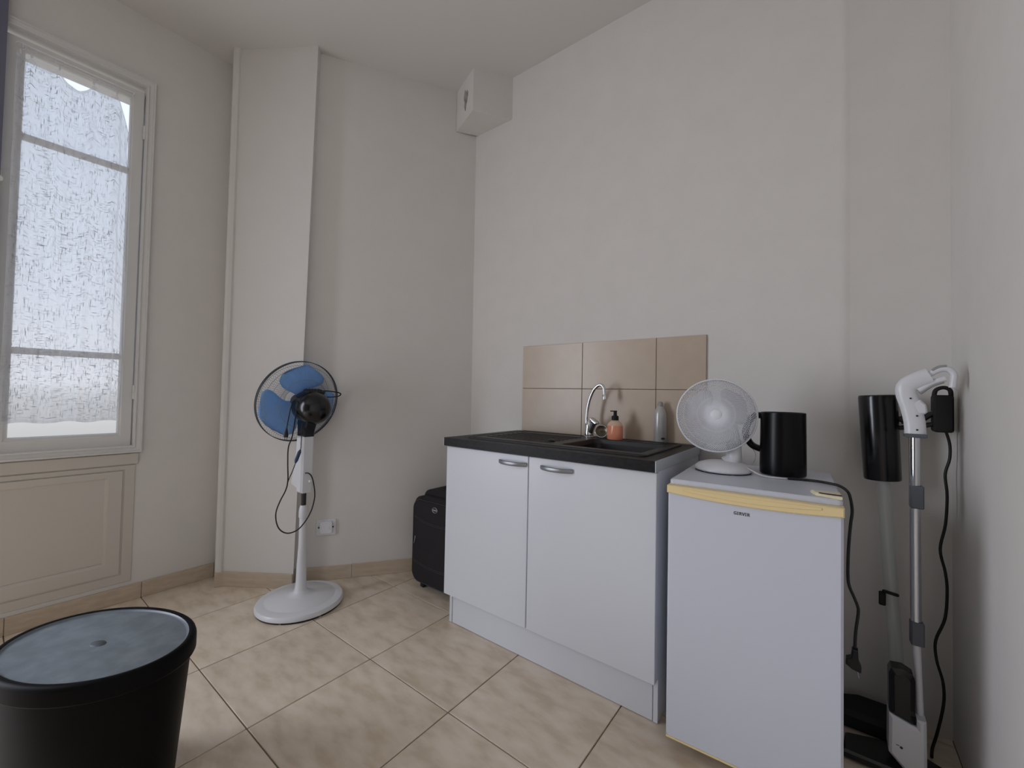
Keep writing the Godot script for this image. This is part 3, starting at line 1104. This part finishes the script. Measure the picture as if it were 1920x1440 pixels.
func desk_fan() -> void:
	var t := thing("desk_fan", "white desk fan with round wire guard standing on the fridge", "fan", Vector3(-0.672, TOP, 0.352), 0.0, "", "electric fans")
	var st := S()
	lathe(st, [Vector2(0, 0.003), Vector2(0.088, 0.003), Vector2(0.092, 0.007), Vector2(0.091, 0.014), Vector2(0.080, 0.024), Vector2(0.055, 0.033), Vector2(0.0, 0.038)], 40, Transform3D(Basis(), Vector3()), 1.0, 1.0)
	var base := part("base", st, M.white_plastic, t)
	for k in 6:
		st = S()
		var arc := []
		for i in 9:
			var a := TAU / 6.0 * (k + 0.06 + 0.88 * i / 8.0)
			arc.append(Vector3(cos(a) * 0.0875, 0.0016, sin(a) * 0.0875))
		tube(st, PackedVector3Array(arc), 0.0016, 6)
		part("rubber_foot", st, M.rubber, base)
	st = S()
	tube(st, curve([Vector3(0.020, 0.026, -0.02), Vector3(0.030, 0.045, -0.022), Vector3(0.031, 0.075, -0.024), Vector3(0.027, 0.11, -0.026), Vector3(0.015, 0.16, -0.035), Vector3(0.0, 0.19, -0.045)], 5), PackedFloat32Array([0.034, 0.0325, 0.031, 0.029, 0.0275, 0.026, 0.0255, 0.025, 0.0245, 0.024, 0.024, 0.024, 0.024, 0.024, 0.024, 0.024, 0.024, 0.024, 0.024, 0.024, 0.024, 0.024, 0.024, 0.024, 0.024, 0.024]), 20)
	part("stem", st, M.white_plastic, t)
	var hx := Transform3D(Basis(Vector3.UP, 0.20) * Basis(Vector3.RIGHT, -0.10), Vector3(-0.020, 0.196, 0.020))
	st = S()
	lathe(st, [Vector2(0, 0.025), Vector2(0.03, 0.025), Vector2(0.042, 0.035), Vector2(0.044, 0.07), Vector2(0.038, 0.10), Vector2(0.02, 0.118), Vector2(0, 0.12)], 28, hx * Transform3D(Basis(Vector3.RIGHT, -PI / 2), Vector3()))
	part("motor_housing", st, M.white_plastic, t)
	var R := 0.126
	st = S()
	cage(st, R, 0.016, 0.036, 110, 0.95, 0.0010)
	for q in [[0.105, 0.021], [0.060, 0.0335]]:
		tube(st, ring(Vector3(0, 0, q[1]), q[0], Basis(), 48), 0.0008, 5, true)
	var fg := part("front_guard", st, M.wire_white, t, hx)
	fg.set_meta("kind", "stuff")
	st = S()
	cage(st, R, 0.04, 0.034, 90, -0.8, 0.0010, -1.0)
	var rg := part("rear_guard", st, M.wire_white, t, hx)
	rg.set_meta("kind", "stuff")
	st = S()
	var c := PackedVector3Array(ring(Vector3(), R + 0.001, Basis(), 64))
	tube(st, c, 0.0038, 8, true, 1.5, Vector3(1, 0, 0))
	part("rim", st, M.white_plastic, t, hx)
	st = S()
	lathe(st, [Vector2(0.017, 0.034), Vector2(0.017, 0.038), Vector2(0.012, 0.040), Vector2(0, 0.041)], 24, Transform3D(Basis(Vector3.RIGHT, PI / 2), Vector3()))
	part("badge", st, M.wire_white, fg)
	for a in [2.45, 0.35, 4.45]:
		st = S()
		blade(st, a, 0.016, 0.106, 1.75, 0.030)
		part("blade", st, M.blade_grey, t, hx)
	st = S()
	lathe(st, [Vector2(0.020, -0.018), Vector2(0.020, 0.012), Vector2(0.012, 0.018), Vector2(0, 0.019)], 24, Transform3D(Basis(Vector3.RIGHT, PI / 2), Vector3()))
	part("hub", st, M.blade_grey, t, hx)
	st = S()
	var o := -t.position
	tube(st, curve([Vector3(-0.655, TOP + 0.032, 0.325) + o, Vector3(-0.622, TOP + 0.031, 0.355) + o, Vector3(-0.588, TOP + 0.020, 0.376) + o, Vector3(-0.558, TOP + 0.008, 0.386) + o, Vector3(-0.535, TOP + 0.003, 0.386) + o, Vector3(-0.500, TOP + 0.003, 0.386) + o, Vector3(-0.484, TOP + 0.003, 0.380) + o], 6), 0.0024, 8)
	part("power_cord", st, M.white_cord, t)


func mug() -> void:
	var t := thing("mug", "oversized black mug with thick side handle at the back of the fridge top", "mug", Vector3(-0.500, TOP, 0.275))
	var st := S()
	lathe(st, [Vector2(0, 0), Vector2(0.063, 0), Vector2(0.068, 0.004), Vector2(0.0685, 0.015), Vector2(0.0665, 0.207), Vector2(0.0660, 0.211), Vector2(0.0640, 0.212), Vector2(0.0625, 0.209), Vector2(0.0630, 0.012), Vector2(0, 0.008)], 48)
	part("body", st, M.mug, t)
	var dir := Vector3(-0.985, 0, -0.17)
	var pts := []
	for p in [[0.060, 0.196], [0.078, 0.199], [0.096, 0.190], [0.110, 0.165], [0.118, 0.132], [0.108, 0.106], [0.092, 0.088], [0.062, 0.078]]:
		pts.append(dir * p[0] + Vector3(0, p[1], 0))
	st = S()
	tube(st, curve(pts, 5), 0.017, 14, false, 0.66, Vector3.UP.cross(dir))
	var h := part("handle", st, M.mug, t)
	st = S()
	tube(st, curve([dir * 0.094 + Vector3(0, 0.077, 0.0), dir * 0.082 + Vector3(0, 0.060, 0.012), dir * 0.086 + Vector3(0, 0.036, 0.012), dir * 0.094 + Vector3(0, 0.022, 0.012)], 5), 0.0011, 6)
	part("string", st, M.white_cord, h)


func black_cord() -> void:
	var t := thing("power_cord", "black power cord draped off the fridge top, its plug dangling at the right side", "cord", Vector3(-0.35, 0.6, 0.42))
	var o := -t.position
	var pts := [Vector3(-0.478, TOP + 0.004, 0.379), Vector3(-0.461, TOP + 0.004, 0.374), Vector3(-0.433, TOP + 0.004, 0.366), Vector3(-0.405, TOP + 0.005, 0.372), Vector3(-0.376, TOP + 0.006, 0.390), Vector3(-0.349, TOP + 0.004, 0.405), Vector3(-0.331, 0.838, 0.42), Vector3(-0.324, 0.819, 0.42), Vector3(-0.320, 0.783, 0.42), Vector3(-0.3235, 0.744, 0.42), Vector3(-0.327, 0.695, 0.42), Vector3(-0.329, 0.646, 0.42), Vector3(-0.3295, 0.598, 0.42), Vector3(-0.3265, 0.567, 0.42), Vector3(-0.315, 0.536, 0.42), Vector3(-0.307, 0.511, 0.42), Vector3(-0.307, 0.489, 0.42), Vector3(-0.312, 0.441, 0.42), Vector3(-0.314, 0.394, 0.42)]
	var st := S()
	tube(st, curve(pts.map(func(p): return p + o), 6), 0.0040, 10)
	part("cable", st, M.cord, t)
	st = S()
	var xf := Transform3D(Basis(Vector3(0, 0, 1), 0.0), Vector3(-0.3135, 0.36, 0.42) + o)
	extrude(st, PackedVector2Array([Vector2(-0.0065, 0.034), Vector2(0.0065, 0.034), Vector2(0.0075, 0.004), Vector2(0.014, -0.012), Vector2(0.013, -0.027), Vector2(-0.006, -0.023), Vector2(-0.021, -0.013), Vector2(-0.020, 0.004), Vector2(-0.009, 0.010)]), -0.012, 0.012, xf, 0.003)
	var pl := part("plug", st, M.cord, t)
	st = S()
	for z in [-0.0095, 0.0095]:
		tube(st, PackedVector3Array([xf * Vector3(0.004, -0.022, z * 0.8), xf * Vector3(0.008, -0.042, z * 0.8)]), 0.0022, 8)
	part("pin", st, M.steel, pl)


# ------------------------------------------------------------------ pedestal fan
func pedestal_fan() -> void:
	var at := Vector3(-2.537, 0, 0.908)
	var t := thing("pedestal_fan", "white pedestal fan with blue blades and black motor, standing by the wall pier", "fan", at, 0.0, "", "electric fans")
	var o := -at
	var st := S()
	lathe(st, [Vector2(0, 0.006), Vector2(0.198, 0.006), Vector2(0.205, 0.010), Vector2(0.206, 0.020), Vector2(0.199, 0.031), Vector2(0.168, 0.038), Vector2(0.164, 0.0375), Vector2(0.159, 0.041), Vector2(0.07, 0.052), Vector2(0.040, 0.060), Vector2(0.029, 0.078), Vector2(0.0245, 0.12), Vector2(0.0225, 0.21)], 56)
	var base := part("base", st, M.white_plastic, t)
	for k in 7:
		st = S()
		var arc := []
		for i in 11:
			var a := TAU / 7.0 * (k + 0.04 + 0.92 * i / 10.0)
			arc.append(Vector3(cos(a) * 0.1985, 0.0035, sin(a) * 0.1985))
		tube(st, PackedVector3Array(arc), 0.0035, 6)
		part("rubber_foot", st, M.rubber, base)
	st = S()
	lathe(st, [Vector2(0.0225, 0.20), Vector2(0.0175, 0.30), Vector2(0.0165, 0.455), Vector2(0, 0.455)], 24)
	part("pole", st, M.white_plastic, t)
	st = S()
	lathe(st, [Vector2(0.017, 0.442), Vector2(0.021, 0.444), Vector2(0.021, 0.470), Vector2(0.018, 0.492), Vector2(0.014, 0.505), Vector2(0, 0.506)], 24)
	part("collar", st, M.white_plastic, t)
	st = S()
	lathe(st, [Vector2(0.0125, 0.50), Vector2(0.0125, 0.585), Vector2(0, 0.585)], 20)
	part("inner_tube", st, M.dark_steel, t)
	# control column: profile seen from the side (forwards is -x), leaning out at the front
	st = S()
	var side := PackedVector2Array([Vector2(0.030, 0.572), Vector2(0.032, 0.66), Vector2(0.033, 0.76), Vector2(0.034, 0.862), Vector2(-0.034, 0.862), Vector2(-0.040, 0.78), Vector2(-0.058, 0.70), Vector2(-0.080, 0.63), Vector2(-0.083, 0.607), Vector2(-0.070, 0.598), Vector2(-0.024, 0.590), Vector2(-0.022, 0.572)])
	extrude(st, side, -0.031, 0.031, Transform3D(), 0.009)
	var col := part("control_column", st, M.white_plastic, t)
	for k in 4:
		st = S()
		box(st, Vector3(-0.0555 - 0.0070 * k, 0.712 - 0.0225 * k, 0), Vector3(0.006, 0.013, 0.030), 0.002, Basis(Vector3(0, 0, 1), -0.31))
		part("button", st, M.white_plastic, col)
	st = S()
	lathe(st, [Vector2(0.009, 0), Vector2(0.009, 0.012), Vector2(0.006, 0.016), Vector2(0, 0.016)], 16, Transform3D(Basis(Vector3(0, 0, 1), -PI / 2), Vector3(0.030, 0.632, -0.012)))
	part("clamp_knob", st, M.white_plastic, col)
	# black tilting neck
	st = S()
	extrude(st, PackedVector2Array([Vector2(-0.036, 0.860), Vector2(0.038, 0.860), Vector2(0.041, 0.885), Vector2(0.060, 0.925), Vector2(0.066, 0.965), Vector2(-0.030, 0.985), Vector2(-0.040, 0.93), Vector2(-0.032, 0.895)]), -0.029, 0.029, Transform3D(), 0.006)
	part("neck", st, M.black_gloss, t)
	# head: +z of the head is the way it blows, towards the window wall and a little up
	var tilt := 0.21
	var d := Vector3(-cos(tilt), sin(tilt), 0.05).normalized()
	var bx := Vector3.UP.cross(d).normalized()
	var hx := Transform3D(Basis(bx, d.cross(bx), d), Vector3(-0.108, 1.038, -0.012))
	var back := hx * Transform3D(Basis(Vector3.RIGHT, -PI / 2), Vector3())
	st = S()
	lathe(st, [Vector2(0, 0.052), Vector2(0.066, 0.052), Vector2(0.072, 0.058), Vector2(0.073, 0.076), Vector2(0.083, 0.082), Vector2(0.087, 0.10), Vector2(0.087, 0.135), Vector2(0.083, 0.165), Vector2(0.073, 0.195), Vector2(0.056, 0.218), Vector2(0.032, 0.232), Vector2(0, 0.237)], 40, back)
	var mo := part("motor_housing", st, M.black_gloss, t)
	st = S()
	box(st, Vector3(-0.010, 0.080, -0.115), Vector3(0.10, 0.020, 0.050), 0.006)
	for k in 5:
		box(st, Vector3(0.026 - k * 0.016, 0.091, -0.115), Vector3(0.006, 0.004, 0.036), 0.001)
	part("carry_grip", st, M.black, mo, hx)
	st = S()
	tube(st, curve([Vector3(-0.030, 0.085, -0.12), Vector3(-0.080, 0.088, -0.13), Vector3(-0.130, 0.083, -0.14), Vector3(-0.148, 0.074, -0.14), Vector3(-0.132, 0.062, -0.14), Vector3(-0.080, 0.056, -0.135), Vector3(-0.030, 0.062, -0.13)], 6), 0.0032, 8)
	part("cord_loop", st, M.cord, mo, hx)
	var R := 0.2185
	st = S()
	cage(st, R, 0.060, 0.060, 100, 0.25, 0.0006, -1.0)
	for q in [[0.196, -0.029], [0.130, -0.0535], [0.060, -0.060]]:
		tube(st, ring(Vector3(0, 0, q[1]), q[0], Basis(), 72), 0.0012, 6, true)
	var rg := part("rear_guard", st, M.wire_grey, t, hx)
	rg.set_meta("kind", "stuff")
	st = S()
	cage(st, R, 0.045, 0.062, 100, -0.25, 0.0006)
	for q in [[0.19, 0.034], [0.12, 0.056], [0.045, 0.062]]:
		tube(st, ring(Vector3(0, 0, q[1]), q[0], Basis(), 72), 0.0010, 6, true)
	var fg := part("front_guard", st, M.wire_grey, t, hx)
	fg.set_meta("kind", "stuff")
	st = S()
	for z in [-0.009, 0.009]:
		tube(st, ring(Vector3(0, 0, z), R, Basis(), 72), 0.0017, 8, true)
	loft(st, [ring(Vector3(0, 0, -0.008), R - 0.0008, Basis(), 72), ring(Vector3(0, 0, -0.008), R + 0.0008, Basis(), 72), ring(Vector3(0, 0, 0.008), R + 0.0008, Basis(), 72), ring(Vector3(0, 0, 0.008), R - 0.0008, Basis(), 72)], 1)
	part("rim", st, M.wire_dark, t, hx)
	for a in [PI - 1.72, PI - 3.86, PI - 5.98]:
		st = S()
		blade(st, a, 0.026, 0.204, 1.85, 0.058)
		part("blade", st, M.blue, t, hx)
	st = S()
	lathe(st, [Vector2(0.036, -0.03), Vector2(0.036, 0.022), Vector2(0.026, 0.032), Vector2(0, 0.034)], 28, hx * Transform3D(Basis(Vector3.RIGHT, PI / 2), Vector3()))
	part("hub", st, M.blue_dark, t)
	# cords looped over the column, with an in-line switch and the plug hanging down
	var c1 := [Vector3(-2.505, 0.990, 0.975), Vector3(-2.501, 0.871, 0.992), Vector3(-2.508, 0.815, 1.006), Vector3(-2.508, 0.743, 1.007), Vector3(-2.507, 0.652, 1.004), Vector3(-2.511, 0.603, 1.011), Vector3(-2.521, 0.55, 1.032), Vector3(-2.528, 0.496, 1.046), Vector3(-2.526, 0.44, 1.041), Vector3(-2.517, 0.404, 1.023), Vector3(-2.502, 0.389, 0.994), Vector3(-2.485, 0.401, 0.959), Vector3(-2.47, 0.438, 0.93), Vector3(-2.458, 0.492, 0.906), Vector3(-2.452, 0.56, 0.894), Vector3(-2.455, 0.625, 0.9), Vector3(-2.46, 0.664, 0.91), Vector3(-2.470, 0.679, 0.921), Vector3(-2.500, 0.676, 0.921)]
	st = S()
	tube(st, curve(c1.map(func(p): return p + o), 5), 0.0032, 8)
	var cord := part("power_cord", st, M.cord, t)
	var c2 := [Vector3(-2.490, 0.930, 0.950), Vector3(-2.483, 0.837, 0.956), Vector3(-2.484, 0.798, 0.958), Vector3(-2.493, 0.737, 0.975), Vector3(-2.499, 0.694, 0.987), Vector3(-2.506, 0.652, 1.001), Vector3(-2.510, 0.610, 1.010)]
	st = S()
	tube(st, curve(c2.map(func(p): return p + o), 5), 0.0022, 8)
	part("cord_strand", st, M.cord, cord)
	st = S()
	tube(st, PackedVector3Array([Vector3(-2.484, 0.800, 0.958) + o, Vector3(-2.486, 0.788, 0.962) + o, Vector3(-2.492, 0.748, 0.973) + o, Vector3(-2.494, 0.734, 0.976) + o]), PackedFloat32Array([0.004, 0.0085, 0.0085, 0.004]), 10)
	part("cord_switch", st, M.blue_dark, cord)
	var c3 := [Vector3(-2.520, 1.050, 0.975), Vector3(-2.503, 1.035, 0.996), Vector3(-2.507, 0.996, 1.004), Vector3(-2.511, 0.934, 1.012), Vector3(-2.513, 0.905, 1.015)]
	st = S()
	tube(st, curve(c3.map(func(p): return p + o), 5), 0.0026, 8)
	part("cord_strand", st, M.cord, cord)
	st = S()
	tube(st, PackedVector3Array([Vector3(-2.513, 0.908, 1.015) + o, Vector3(-2.5135, 0.892, 1.016) + o, Vector3(-2.514, 0.872, 1.017) + o, Vector3(-2.514, 0.864, 1.017) + o]), PackedFloat32Array([0.004, 0.008, 0.012, 0.011]), 10, false, 0.6)
	for s in [-0.006, 0.006]:
		tube(st, PackedVector3Array([Vector3(-2.514 + s * 0.5, 0.866, 1.017 + s) + o, Vector3(-2.514 + s * 0.5, 0.848, 1.017 + s) + o]), 0.0016, 6)
	part("plug", st, M.black, cord)


# ------------------------------------------------------------------ suitcase, bin
func suitcase() -> void:
	var t := thing("suitcase", "dark plum fabric suitcase standing in the corner left of the sink cabinet", "suitcase", Vector3(-2.06, 0, 0.29))
	var st := S()
	extrude(st, rrect(0.385, 0.515, 0.06, 6, Vector2(0.0, 0.285)), -0.135, 0.075, Transform3D(), 0.02)
	part("body", st, M.fabric, t)
	st = S()
	extrude(st, rrect(0.395, 0.485, 0.065, 8, Vector2(-0.008, 0.272)), 0.060, 0.135, Transform3D(), 0.022)
	var pk := part("front_pocket", st, M.fabric, t)
	for q in [[0.395, 0.026], [0.150, 0.020]]:
		for k in 2:
			var pts := []
			for i in 15:
				var u := i / 14.0 * 2.0 - 1.0
				pts.append(Vector3(-0.008 + u * 0.17, q[0] - q[1] * (1.0 - u * u) - k * 0.008 + 0.012, 0.1355))
			st = S()
			tube(st, PackedVector3Array(pts), 0.0016, 6)
			part("seam", st, M.piping, pk)
	st = S()
	var edge := PackedVector3Array()
	for q in rrect(0.362, 0.452, 0.055, 8, Vector2(-0.008, 0.272)):
		edge.append(Vector3(q.x, q.y, 0.1325))
	tube(st, edge, 0.0022, 6, true)
	part("piping", st, M.piping, pk)
	# oval badge: a ring with a band across
	st = S()
	var c := Vector3(-0.010, 0.462, 0.137)
	tube(st, ring(c, 0.0135, Basis(), 32, 1.45), 0.0022, 6, true)
	box(st, c, Vector3(0.036, 0.0095, 0.003), 0.001)
	part("badge", st, M.steel, pk)
	st = S()
	tube(st, curve([Vector3(-0.170, 0.292, 0.132), Vector3(-0.166, 0.282, 0.137), Vector3(-0.168, 0.262, 0.138), Vector3(-0.176, 0.250, 0.136)], 4), 0.003, 8)
	part("zip_pull", st, M.steel, pk)
	st = S()
	tube(st, curve([Vector3(-0.09, 0.540, -0.02), Vector3(-0.075, 0.562, -0.02), Vector3(-0.02, 0.572, -0.02), Vector3(0.05, 0.572, -0.02), Vector3(0.09, 0.562, -0.02), Vector3(0.105, 0.540, -0.02)], 5), 0.011, 10, false, 0.6)
	part("handle", st, M.fabric, t)
	for sx in [-1.0, 1.0]:
		st = S()
		lathe(st, [Vector2(0, -0.012), Vector2(0.022, -0.012), Vector2(0.024, -0.008), Vector2(0.024, 0.008), Vector2(0.022, 0.012), Vector2(0, 0.012)], 20, Transform3D(Basis(Vector3(0, 0, 1), PI / 2), Vector3(sx * 0.14, 0.024, -0.105)))
		part("wheel", st, M.rubber, t)
		st = S()
		box(st, Vector3(sx * 0.14, 0.016, 0.09), Vector3(0.03, 0.032, 0.03), 0.006)
		part("foot", st, M.rubber, t)


func waste_bin() -> void:
	var t := thing("waste_bin", "black oval waste bin with dusty flat lid in the left foreground", "bin", Vector3(-1.928, 0, 1.748), atan2(0.426, 0.905))
	var ax := 0.248
	var az := 0.1781
	var oval := func(k: float, y: float) -> PackedVector3Array:
		var out := PackedVector3Array()
		for i in 72:
			var a := -TAU * i / 72
			out.append(Vector3(cos(a) * (ax - k), y, sin(a) * (az - k)))
		return out
	var st := S()
	loft(st, [oval.call(0.046, 0.0), oval.call(0.042, 0.006), oval.call(0.010, 0.385), oval.call(0.010, 0.392)], 1)
	fan_out(st, Array(oval.call(0.046, 0.0)), Vector3.DOWN)
	part("body", st, M.bin, t)
	st = S()
	loft(st, [oval.call(0.009, 0.372), oval.call(0.002, 0.373), oval.call(0.0, 0.377)], 1)
	loft(st, [oval.call(0.0, 0.377), oval.call(0.0, 0.408), oval.call(0.002, 0.415), oval.call(0.007, 0.4195), oval.call(0.013, 0.420), oval.call(0.018, 0.418)], 2)
	var lid := part("lid", st, M.bin, t)
	st = S()
	loft(st, [oval.call(0.018, 0.418), oval.call(0.020, 0.4135), oval.call(0.024, 0.4125)], 1)
	loft(st, [oval.call(0.024, 0.4125), oval.call(0.06, 0.4130), oval.call(0.10, 0.4125), oval.call(0.15, 0.411)], 2)
	fan_out(st, Array(oval.call(0.15, 0.411)), Vector3.UP)
	part("lid_top", st, M.lid, lid)
	st = S()
	lathe(st, [Vector2(0.018, 0.4105), Vector2(0.016, 0.4125), Vector2(0, 0.4128)], 20, Transform3D(), 1.2, 0.8)
	part("dimple", st, mat(Color(0.30, 0.32, 0.35), 0.5), lid)


# ------------------------------------------------------------------ cleaning tools in the right corner
func steam_mop() -> void:
	var at := Vector3(-0.190, 0, 0.262)
	var t := thing("steam_mop", "white upright steam mop with chrome pole leaning in the right corner", "mop", at)
	var o := -at
	var st := S()
	extrude(st, PackedVector2Array([Vector2(-0.15, -0.050), Vector2(0.11, -0.050), Vector2(0.10, 0.045), Vector2(0.03, 0.085), Vector2(-0.03, 0.085), Vector2(-0.14, 0.045)]), 0.004, 0.030, Transform3D(Basis(Vector3.RIGHT, -PI / 2), Vector3()), 0.006)
	part("mop_head", st, M.smoke, t)
	st = S()
	var xf := Transform3D(Basis(), Vector3())
	extrude(st, PackedVector2Array([Vector2(-0.040, 0.176), Vector2(0.012, 0.160), Vector2(0.020, 0.159), Vector2(0.020, 0.182), Vector2(0.040, 0.184), Vector2(0.041, 0.032), Vector2(-0.005, 0.024), Vector2(-0.041, 0.062)]), -0.045, 0.030, xf, 0.007)
	var bd := part("body", st, M.white_plastic, t)
	st = S()
	lathe(st, [Vector2(0.0035, 0), Vector2(0.0035, 0.002), Vector2(0, 0.002)], 12, Transform3D(Basis(Vector3.RIGHT, PI / 2), Vector3(-0.014, 0.090, 0.0295)))
	box(st, Vector3(-0.022, 0.0935, 0.0297), Vector3(0.007, 0.002, 0.001))
	part("mark", st, M.print, bd)
	st = S()
	extrude(st, PackedVector2Array([Vector2(-0.039, 0.172), Vector2(-0.040, 0.29), Vector2(-0.034, 0.305), Vector2(-0.008, 0.309), Vector2(0.014, 0.298), Vector2(0.018, 0.285), Vector2(0.018, 0.158)]), -0.040, 0.026, xf, 0.012)
	part("water_tank", st, M.smoke, t)
	st = S()
	tube(st, PackedVector3Array([Vector3(0.031, 0.178, -0.012), Vector3(0.028, 0.30, -0.016), Vector3(0.024, 0.40, -0.020)]), PackedFloat32Array([0.0085, 0.0085, 0.010]), 14)
	part("strut", st, M.white_plastic, t)
	st = S()
	tube(st, PackedVector3Array([Vector3(0.024, 0.38, -0.020), Vector3(0.022, 1.01, -0.022)]), 0.0125, 20)
	part("pole", st, M.chrome, t)
	for y in [0.817, 0.414]:
		st = S()
		extrude(st, rrect(0.030, 0.068, 0.004, 4), -0.014, 0.016, Transform3D(Basis(Vector3.UP, 0.05), Vector3(0.0255, y, -0.020)), 0.003)
		part("cord_hook", st, M.grey_plastic, t)
	# handle: grip column that bends over into an open loop at the top right
	st = S()
	tube(st, curve([Vector3(0.024, 0.995, -0.022), Vector3(0.022, 1.04, -0.022), Vector3(0.014, 1.085, -0.022), Vector3(0.004, 1.125, -0.022), Vector3(0.006, 1.150, -0.022), Vector3(0.030, 1.168, -0.022), Vector3(0.055, 1.180, -0.022)], 5), 0.0245, 18, false, 0.62, Vector3(1, 0, 0))
	var hd := part("handle", st, M.white_plastic, t)
	st = S()
	tube(st, curve([Vector3(0.040, 1.172, -0.022), Vector3(0.070, 1.196, -0.022), Vector3(0.092, 1.200, -0.022), Vector3(0.105, 1.185, -0.022), Vector3(0.104, 1.160, -0.022), Vector3(0.102, 1.145, -0.022)], 5), 0.0085, 12)
	tube(st, curve([Vector3(0.030, 1.136, -0.022), Vector3(0.060, 1.160, -0.022), Vector3(0.088, 1.172, -0.022)], 5), 0.0085, 12)
	part("handle_loop", st, M.white_plastic, hd)
	st = S()
	tube(st, curve([Vector3(0.034, 1.128, -0.020), Vector3(0.058, 1.150, -0.020), Vector3(0.084, 1.163, -0.020)], 5), 0.005, 10)
	part("grip_insert", st, mat(Color(0.60, 0.60, 0.60), 0.6), hd)
	st = S()
	tube(st, curve([Vector3(0.060, 1.196, -0.018), Vector3(0.074, 1.206, -0.018), Vector3(0.090, 1.208, -0.018)], 5), 0.0045, 10)
	part("grip_insert", st, mat(Color(0.60, 0.60, 0.60), 0.6), hd)
	st = S()
	extrude(st, PackedVector2Array([Vector2(0.014, 1.100), Vector2(0.034, 1.108), Vector2(0.046, 1.094), Vector2(0.049, 1.072), Vector2(0.044, 1.066), Vector2(0.028, 1.066)]), -0.036, -0.008, Transform3D(), 0.004)
	part("trigger", st, M.white_plastic, hd)
	for p in [[0.012, 1.112], [0.026, 1.060], [0.026, 1.018]]:
		st = S()
		lathe(st, [Vector2(0.0026, 0), Vector2(0.0026, 0.002), Vector2(0, 0.002)], 10, Transform3D(Basis(Vector3.RIGHT, PI / 2), Vector3(p[0], p[1], -0.0075)))
		part("screw", st, M.black_matt, hd)
	st = S()
	extrude(st, rrect(0.050, 0.012, 0.004, 3), -0.018, 0.018, Transform3D(Basis(), Vector3(0.0235, 1.000, -0.022)), 0.002)
	part("collar", st, M.grey_plastic, t)


func stick_vacuum() -> void:
	var at := Vector3(-0.235, 0, 0.10)
	var t := thing("stick_vacuum", "black cylinder on a clear tube, a cleaning appliance standing behind the white steam mop", "vacuum cleaner", at)
	var o := -at
	var st := S()
	var cx := Transform3D(Basis(Vector3(0, 0, 1), 0.045), Vector3(-0.230, 0.838, 0.098) + o)
	lathe(st, [Vector2(0, 0), Vector2(0.047, 0), Vector2(0.049, 0.004), Vector2(0.0515, 0.276), Vector2(0.050, 0.283), Vector2(0.046, 0.285), Vector2(0.0455, 0.279), Vector2(0, 0.276)], 40, cx)
	part("canister", st, M.black_gloss, t)
	st = S()
	tube(st, curve([Vector3(0.045, 0.245, 0.0), Vector3(0.085, 0.235, 0.0), Vector3(0.120, 0.262, 0.002), Vector3(0.150, 0.270, 0.004)], 5), 0.012, 10, false, 0.8)
	part("upper_arm", st, M.black, t, Transform3D(Basis(), Vector3(-0.235, 0.80, 0.098) + o))
	st = S()
	tube(st, PackedVector3Array([Vector3(0.045, 0.214, 0.0), Vector3(0.095, 0.222, 0.0), Vector3(0.148, 0.238, 0.002)]), 0.008, 10)
	part("lower_arm", st, M.black, t, Transform3D(Basis(), Vector3(-0.235, 0.80, 0.098) + o))
	st = S()
	box(st, Vector3(-0.158, 1.050, 0.097) + o, Vector3(0.05, 0.045, 0.006), 0.002)
	part("window_insert", st, mat(Color(0.20, 0.27, 0.26), 0.3), t)
	st = S()
	extrude(st, rrect(0.046, 0.118, 0.008, 4), -0.030, 0.022, Transform3D(Basis(), Vector3(-0.087, 1.066, 0.100) + o), 0.005)
	var bx := part("battery_box", st, M.black_matt, t)
	st = S()
	tube(st, curve([Vector3(-0.106, 1.118, 0.100) + o, Vector3(-0.102, 1.140, 0.100) + o, Vector3(-0.085, 1.149, 0.100) + o, Vector3(-0.070, 1.141, 0.100) + o, Vector3(-0.068, 1.118, 0.100) + o], 5), 0.006, 10)
	part("grip", st, M.black_matt, bx)
	st = S()
	tube(st, PackedVector3Array([Vector3(-0.229, 0.842, 0.098) + o, Vector3(-0.210, 0.50, 0.099) + o, Vector3(-0.193, 0.20, 0.101) + o, Vector3(-0.188, 0.060, 0.102) + o]), 0.0185, 20)
	part("tube", st, M.clear, t)
	st = S()
	box(st, Vector3(-0.232, 0.448, 0.117) + o, Vector3(0.018, 0.045, 0.012), 0.003)
	box(st, Vector3(-0.212, 0.472, 0.121) + o, Vector3(0.042, 0.010, 0.010), 0.003, Basis(Vector3(0, 0, 1), -0.12))
	part("latch", st, M.black_matt, t)
	st = S()
	extrude(st, PackedVector2Array([Vector2(-0.13, -0.06), Vector2(0.075, -0.06), Vector2(0.085, 0.0), Vector2(0.075, 0.055), Vector2(0.02, 0.075), Vector2(-0.08, 0.075), Vector2(-0.13, 0.045)]), 0.002, 0.062, Transform3D(Basis(Vector3.RIGHT, -PI / 2), Vector3(-0.215, 0, 0.098) + o), 0.014)
	part("floor_head", st, M.black_matt, t)
	var vc := [Vector3(-0.080, 1.012, 0.10), Vector3(-0.070, 0.970, 0.092), Vector3(-0.070, 0.924, 0.09), Vector3(-0.080, 0.873, 0.09), Vector3(-0.076, 0.806, 0.09), Vector3(-0.080, 0.716, 0.09), Vector3(-0.092, 0.635, 0.09), Vector3(-0.081, 0.566, 0.09), Vector3(-0.077, 0.508, 0.09), Vector3(-0.082, 0.421, 0.09), Vector3(-0.103, 0.345, 0.09), Vector3(-0.101, 0.284, 0.09), Vector3(-0.087, 0.22, 0.09), Vector3(-0.086, 0.154, 0.09), Vector3(-0.100, 0.060, 0.09), Vector3(-0.112, 0.008, 0.095), Vector3(-0.120, 0.006, 0.14)]
	st = S()
	tube(st, curve(vc.map(func(p): return p + o), 5), 0.0039, 10)
	part("power_cord", st, M.cord, t)
